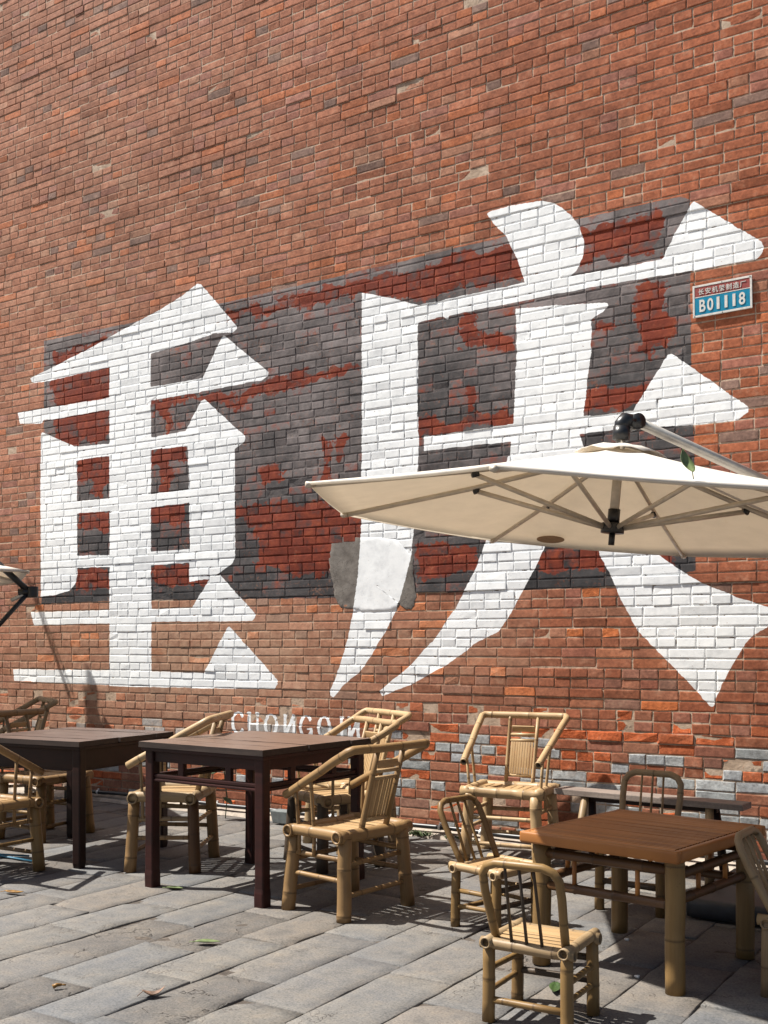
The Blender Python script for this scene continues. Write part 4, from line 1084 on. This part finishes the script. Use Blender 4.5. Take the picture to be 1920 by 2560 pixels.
# unseen slanted rods added to throw the thin slanting shadow on the wall
W1, W2 = on_wall(80, 1470), on_wall(172, 1735)
k_ = 2.25 / SUN.z * SUN
T1 = Vector((W1[0], WALLY, W1[1])) + k_ - O2; T2 = Vector((W2[0], WALLY, W2[1])) + k_ - O2
obj('shadow_rod', sweep(NB(), [T1, T2], .020, 10), BLACKP, p2)
obj('thin_shadow_rod', sweep(NB(), [T1 + V3(.03, 0, 0), T2 + V3(.055, 0, 0)], .008, 8), BLACKP, p2)

# ------------------------------------------------------------------ hose along the wall with clips
random.seed(71)
t = empty('hose_pipe', (-4.0, WALLY - .075, 0)); tag(t, 'black hose with white clips running along the foot of the wall', 'hose')
pts = [V3(x, noise.noise(Vector((x * 1.3, 0, 0))) * .02, .062 + noise.noise(Vector((x * 1.7, 4, 0))) * .014) for x in [(-3.4 + i * .2) for i in range(34)]]
obj('hose', sweep(NB(), pts, .0165, 12), PIPE, t)
for i in range(2, 32, 2):
    p = pts[i].lerp(pts[i + 1], random.random()); bm = NB(); sweep(bm, [p - V3(.008, 0, 0), p + V3(.008, 0, 0)], .0205, 12); box(bm, p + V3(0, .004, .024), (.012, .014, .014), bev=.002); obj('clip', bm, CLIP, t)

# small things
bm = NB(); box(bm, (0, 0, .045), (.20, .11, .09), bev=.006)
for v in bm.verts: v.co.x *= .85 + v.co.z * 2; v.co.y *= .85 + v.co.z * 2
o = obj('planter_box', bm, CEMBOX, None, False); o.location = (-4.86, 6.22, .012); tag(o, 'small grey planter box against the wall behind the lattice-railed table', 'planter')
bm = NB(); box(bm, (0, 0, .055), (.17, .09, .11), bev=.008); box(bm, (.02, -.05, .06), (.10, .02, .06), bev=.004)
o = obj('black_box', bm, BLACKP, None, False); o.location = (-7.12, 6.24, .012); tag(o, 'little black box on the ground against the wall, left of the hose', 'box')
x0, y0 = on_plane(0, 2143); x1, y1 = on_plane(82, 2157)
bm = NB(); sweep(bm, [V3(x0 - .3, y0 - .1, .012), V3(x0, y0, .010), V3(x1, y1, .009)], .010, 10, flat=.6); sweep(bm, [V3(x0 - .1, y0 - .06, .024), V3(x0 + .16, y0 + .09, .010)], .006, 8)
tag(obj('blue_strap', bm, BLUE), 'blue plastic strap on the paving beside the left edge armchair', 'strap')

def leaf(name, px, py, ln, wd, ang, mat, label, curl=.25, z=.006, tilt=0.0, at=None):
    X, Y = on_plane(px, py, 0) if at is None else at[:2]
    bm = NB(); n = 9; rows = []
    for i in range(n + 1):
        s = i / n; w_ = wd * math.sin(math.pi * min(1, s * .97 + .03)) ** .8 * (1.15 - .5 * s)
        y = (s - .5) * ln; z_ = curl * ln * (s - .45) ** 2 * 1.6
        rows.append([bm.verts.new((-w_ / 2, y, z_ + w_ * .22)), bm.verts.new((-w_ * .25, y, z_ + w_ * .07)), bm.verts.new((0, y, z_)), bm.verts.new((w_ * .25, y, z_ + w_ * .08)), bm.verts.new((w_ / 2, y, z_ + w_ * .25))])
    for a, b_ in zip(rows, rows[1:]):
        for j in range(4): bm.faces.new((a[j], a[j + 1], b_[j + 1], b_[j]))
    st = NB.__call__() if False else None
    sweep(bm, [V3(0, -ln * .72, .002), V3(0, -ln * .46, curl * ln * .3)], ln * .012 + .0005, 6)
    o = obj(name, bm, mat); o.location = (X, Y, z if at is None else at[2]); o.rotation_euler = (tilt, 0, ang)
    o.modifiers.new('t', 'SOLIDIFY').thickness = .0006
    if label: tag(o, label, 'leaf')
    return o
leaf('fallen_leaf', 36, 2236, .12, .050, R(-75), LEAFY, 'yellow-brown fallen leaf on the paving near the left edge', .25)
leaf('fallen_leaf', 437, 2224, .10, .045, R(-70), LEAFL, 'yellow-green leaf by the front left foot of the lattice-railed table', .1)
leaf('fallen_leaf', 520, 2360, .115, .050, R(-60), LEAFL, 'pale green leaf lying alone in the middle of the foreground paving', .12)
leaf('fallen_leaf', 385, 2492, .085, .045, R(-40), LEAFB, 'curled dry brown leaf in the foreground left of centre', .8)
leaf('fallen_leaf', 1388, 2478, .13, .050, R(200), LEAFG, 'green leaf on the shaded paving under the nearest low chair', .2)
bm = NB(); sweep(bm, [V3(0, 0, .010), V3(.008, .012, .016), V3(.016, .028, .014)], .009, 10, taper=.45); sweep(bm, [V3(.016, .028, .014), V3(.022, .044, .010)], .003, 6)
X, Y = on_plane(132, 2474); o = obj('flower_bud', bm, LEAFY); o.location = (X, Y, 0); tag(o, 'small dry bud on the paving near the bottom left corner', 'bud')
for px_, py_, lb in ((1568, 2352, 'crumb of white litter on the shaded paving below the bamboo table'), (1594, 2445, 'white paper scrap near the front leg of the bamboo table')):
    bm = bmesh.new(); bmesh.ops.create_icosphere(bm, subdivisions=2, radius=.010)
    for v in bm.verts: v.co = Vector((v.co.x * 1.2, v.co.y * .8, v.co.z * .6)) * (1 + noise.noise(v.co * 160) * .7)
    X, Y = on_plane(px_, py_); o = obj('paper_scrap', bm, CLIP); o.location = (X, Y, .006); tag(o, lb, 'litter')
# leaf that landed on the big canopy
Xl = Vector((-1.10, 3.55, 1.885))
lf = leaf('fallen_leaf', 0, 0, .10, .05, R(55), LEAFG, 'curled green leaf lying on the near rim of the big parasol', .4, at=(Xl.x, Xl.y, Xl.z + .02), tilt=R(55)); lf.data.materials[0] = LEAFL
# plant behind the table gap
t = empty('young_plant', (-5.42, 6.20, .0), 0.3); tag(t, 'young plant with two broad green leaves at the foot of the wall', 'plant')
obj('stem', sweep(NB(), [V3(0, 0, 0), V3(.02, -.01, .16), V3(.0, -.02, .36)], .004, 8), LEAFG, t)
for h_, a_, l_ in ((.34, -50, .13), (.24, -70, .16), (.12, 60, .11)):
    lo = leaf('leaf', 0, 0, l_, .065, R(a_ + 180), LEAFG, None, .3, at=(0.0, -.02, h_), tilt=R(-25)); lo.parent = t
    lo.location = (math.sin(R(-a_)) * l_ * -.45, -.05, h_ + .01)
# weeds in the fillet
rw = random.Random(3)
def tuft(name, X, Y, n, h, label):
    bm = bmesh.new()
    for i in range(n):
        a = rw.uniform(0, 6.28); r_ = rw.uniform(0, .07); x, y = X + math.cos(a) * r_ * 1.8, Y + math.sin(a) * r_ * .5; hh = h * rw.uniform(.3, 1); d = rw.uniform(0, 6.28); w_ = .004
        p = [bm.verts.new((x - w_, y, .01)), bm.verts.new((x + w_, y, .01)), bm.verts.new((x + math.cos(d) * hh * .4 + w_ * 1.6, y + math.sin(d) * hh * .4, hh * .7)), bm.verts.new((x + math.cos(d) * hh * .8, y + math.sin(d) * hh * .8, hh))]
        bm.faces.new(p)
    o = obj(name, bm, MOSS, None, False); tag(o, label, 'weeds', None, 'stuff')
tuft('weeds', -3.80, 6.33, 170, .045, 'weeds and moss at the foot of the wall behind the armchairs')
tuft('moss', -3.50, 6.36, 120, .03, 'moss cushion on the pale mortar strip beside the hose')
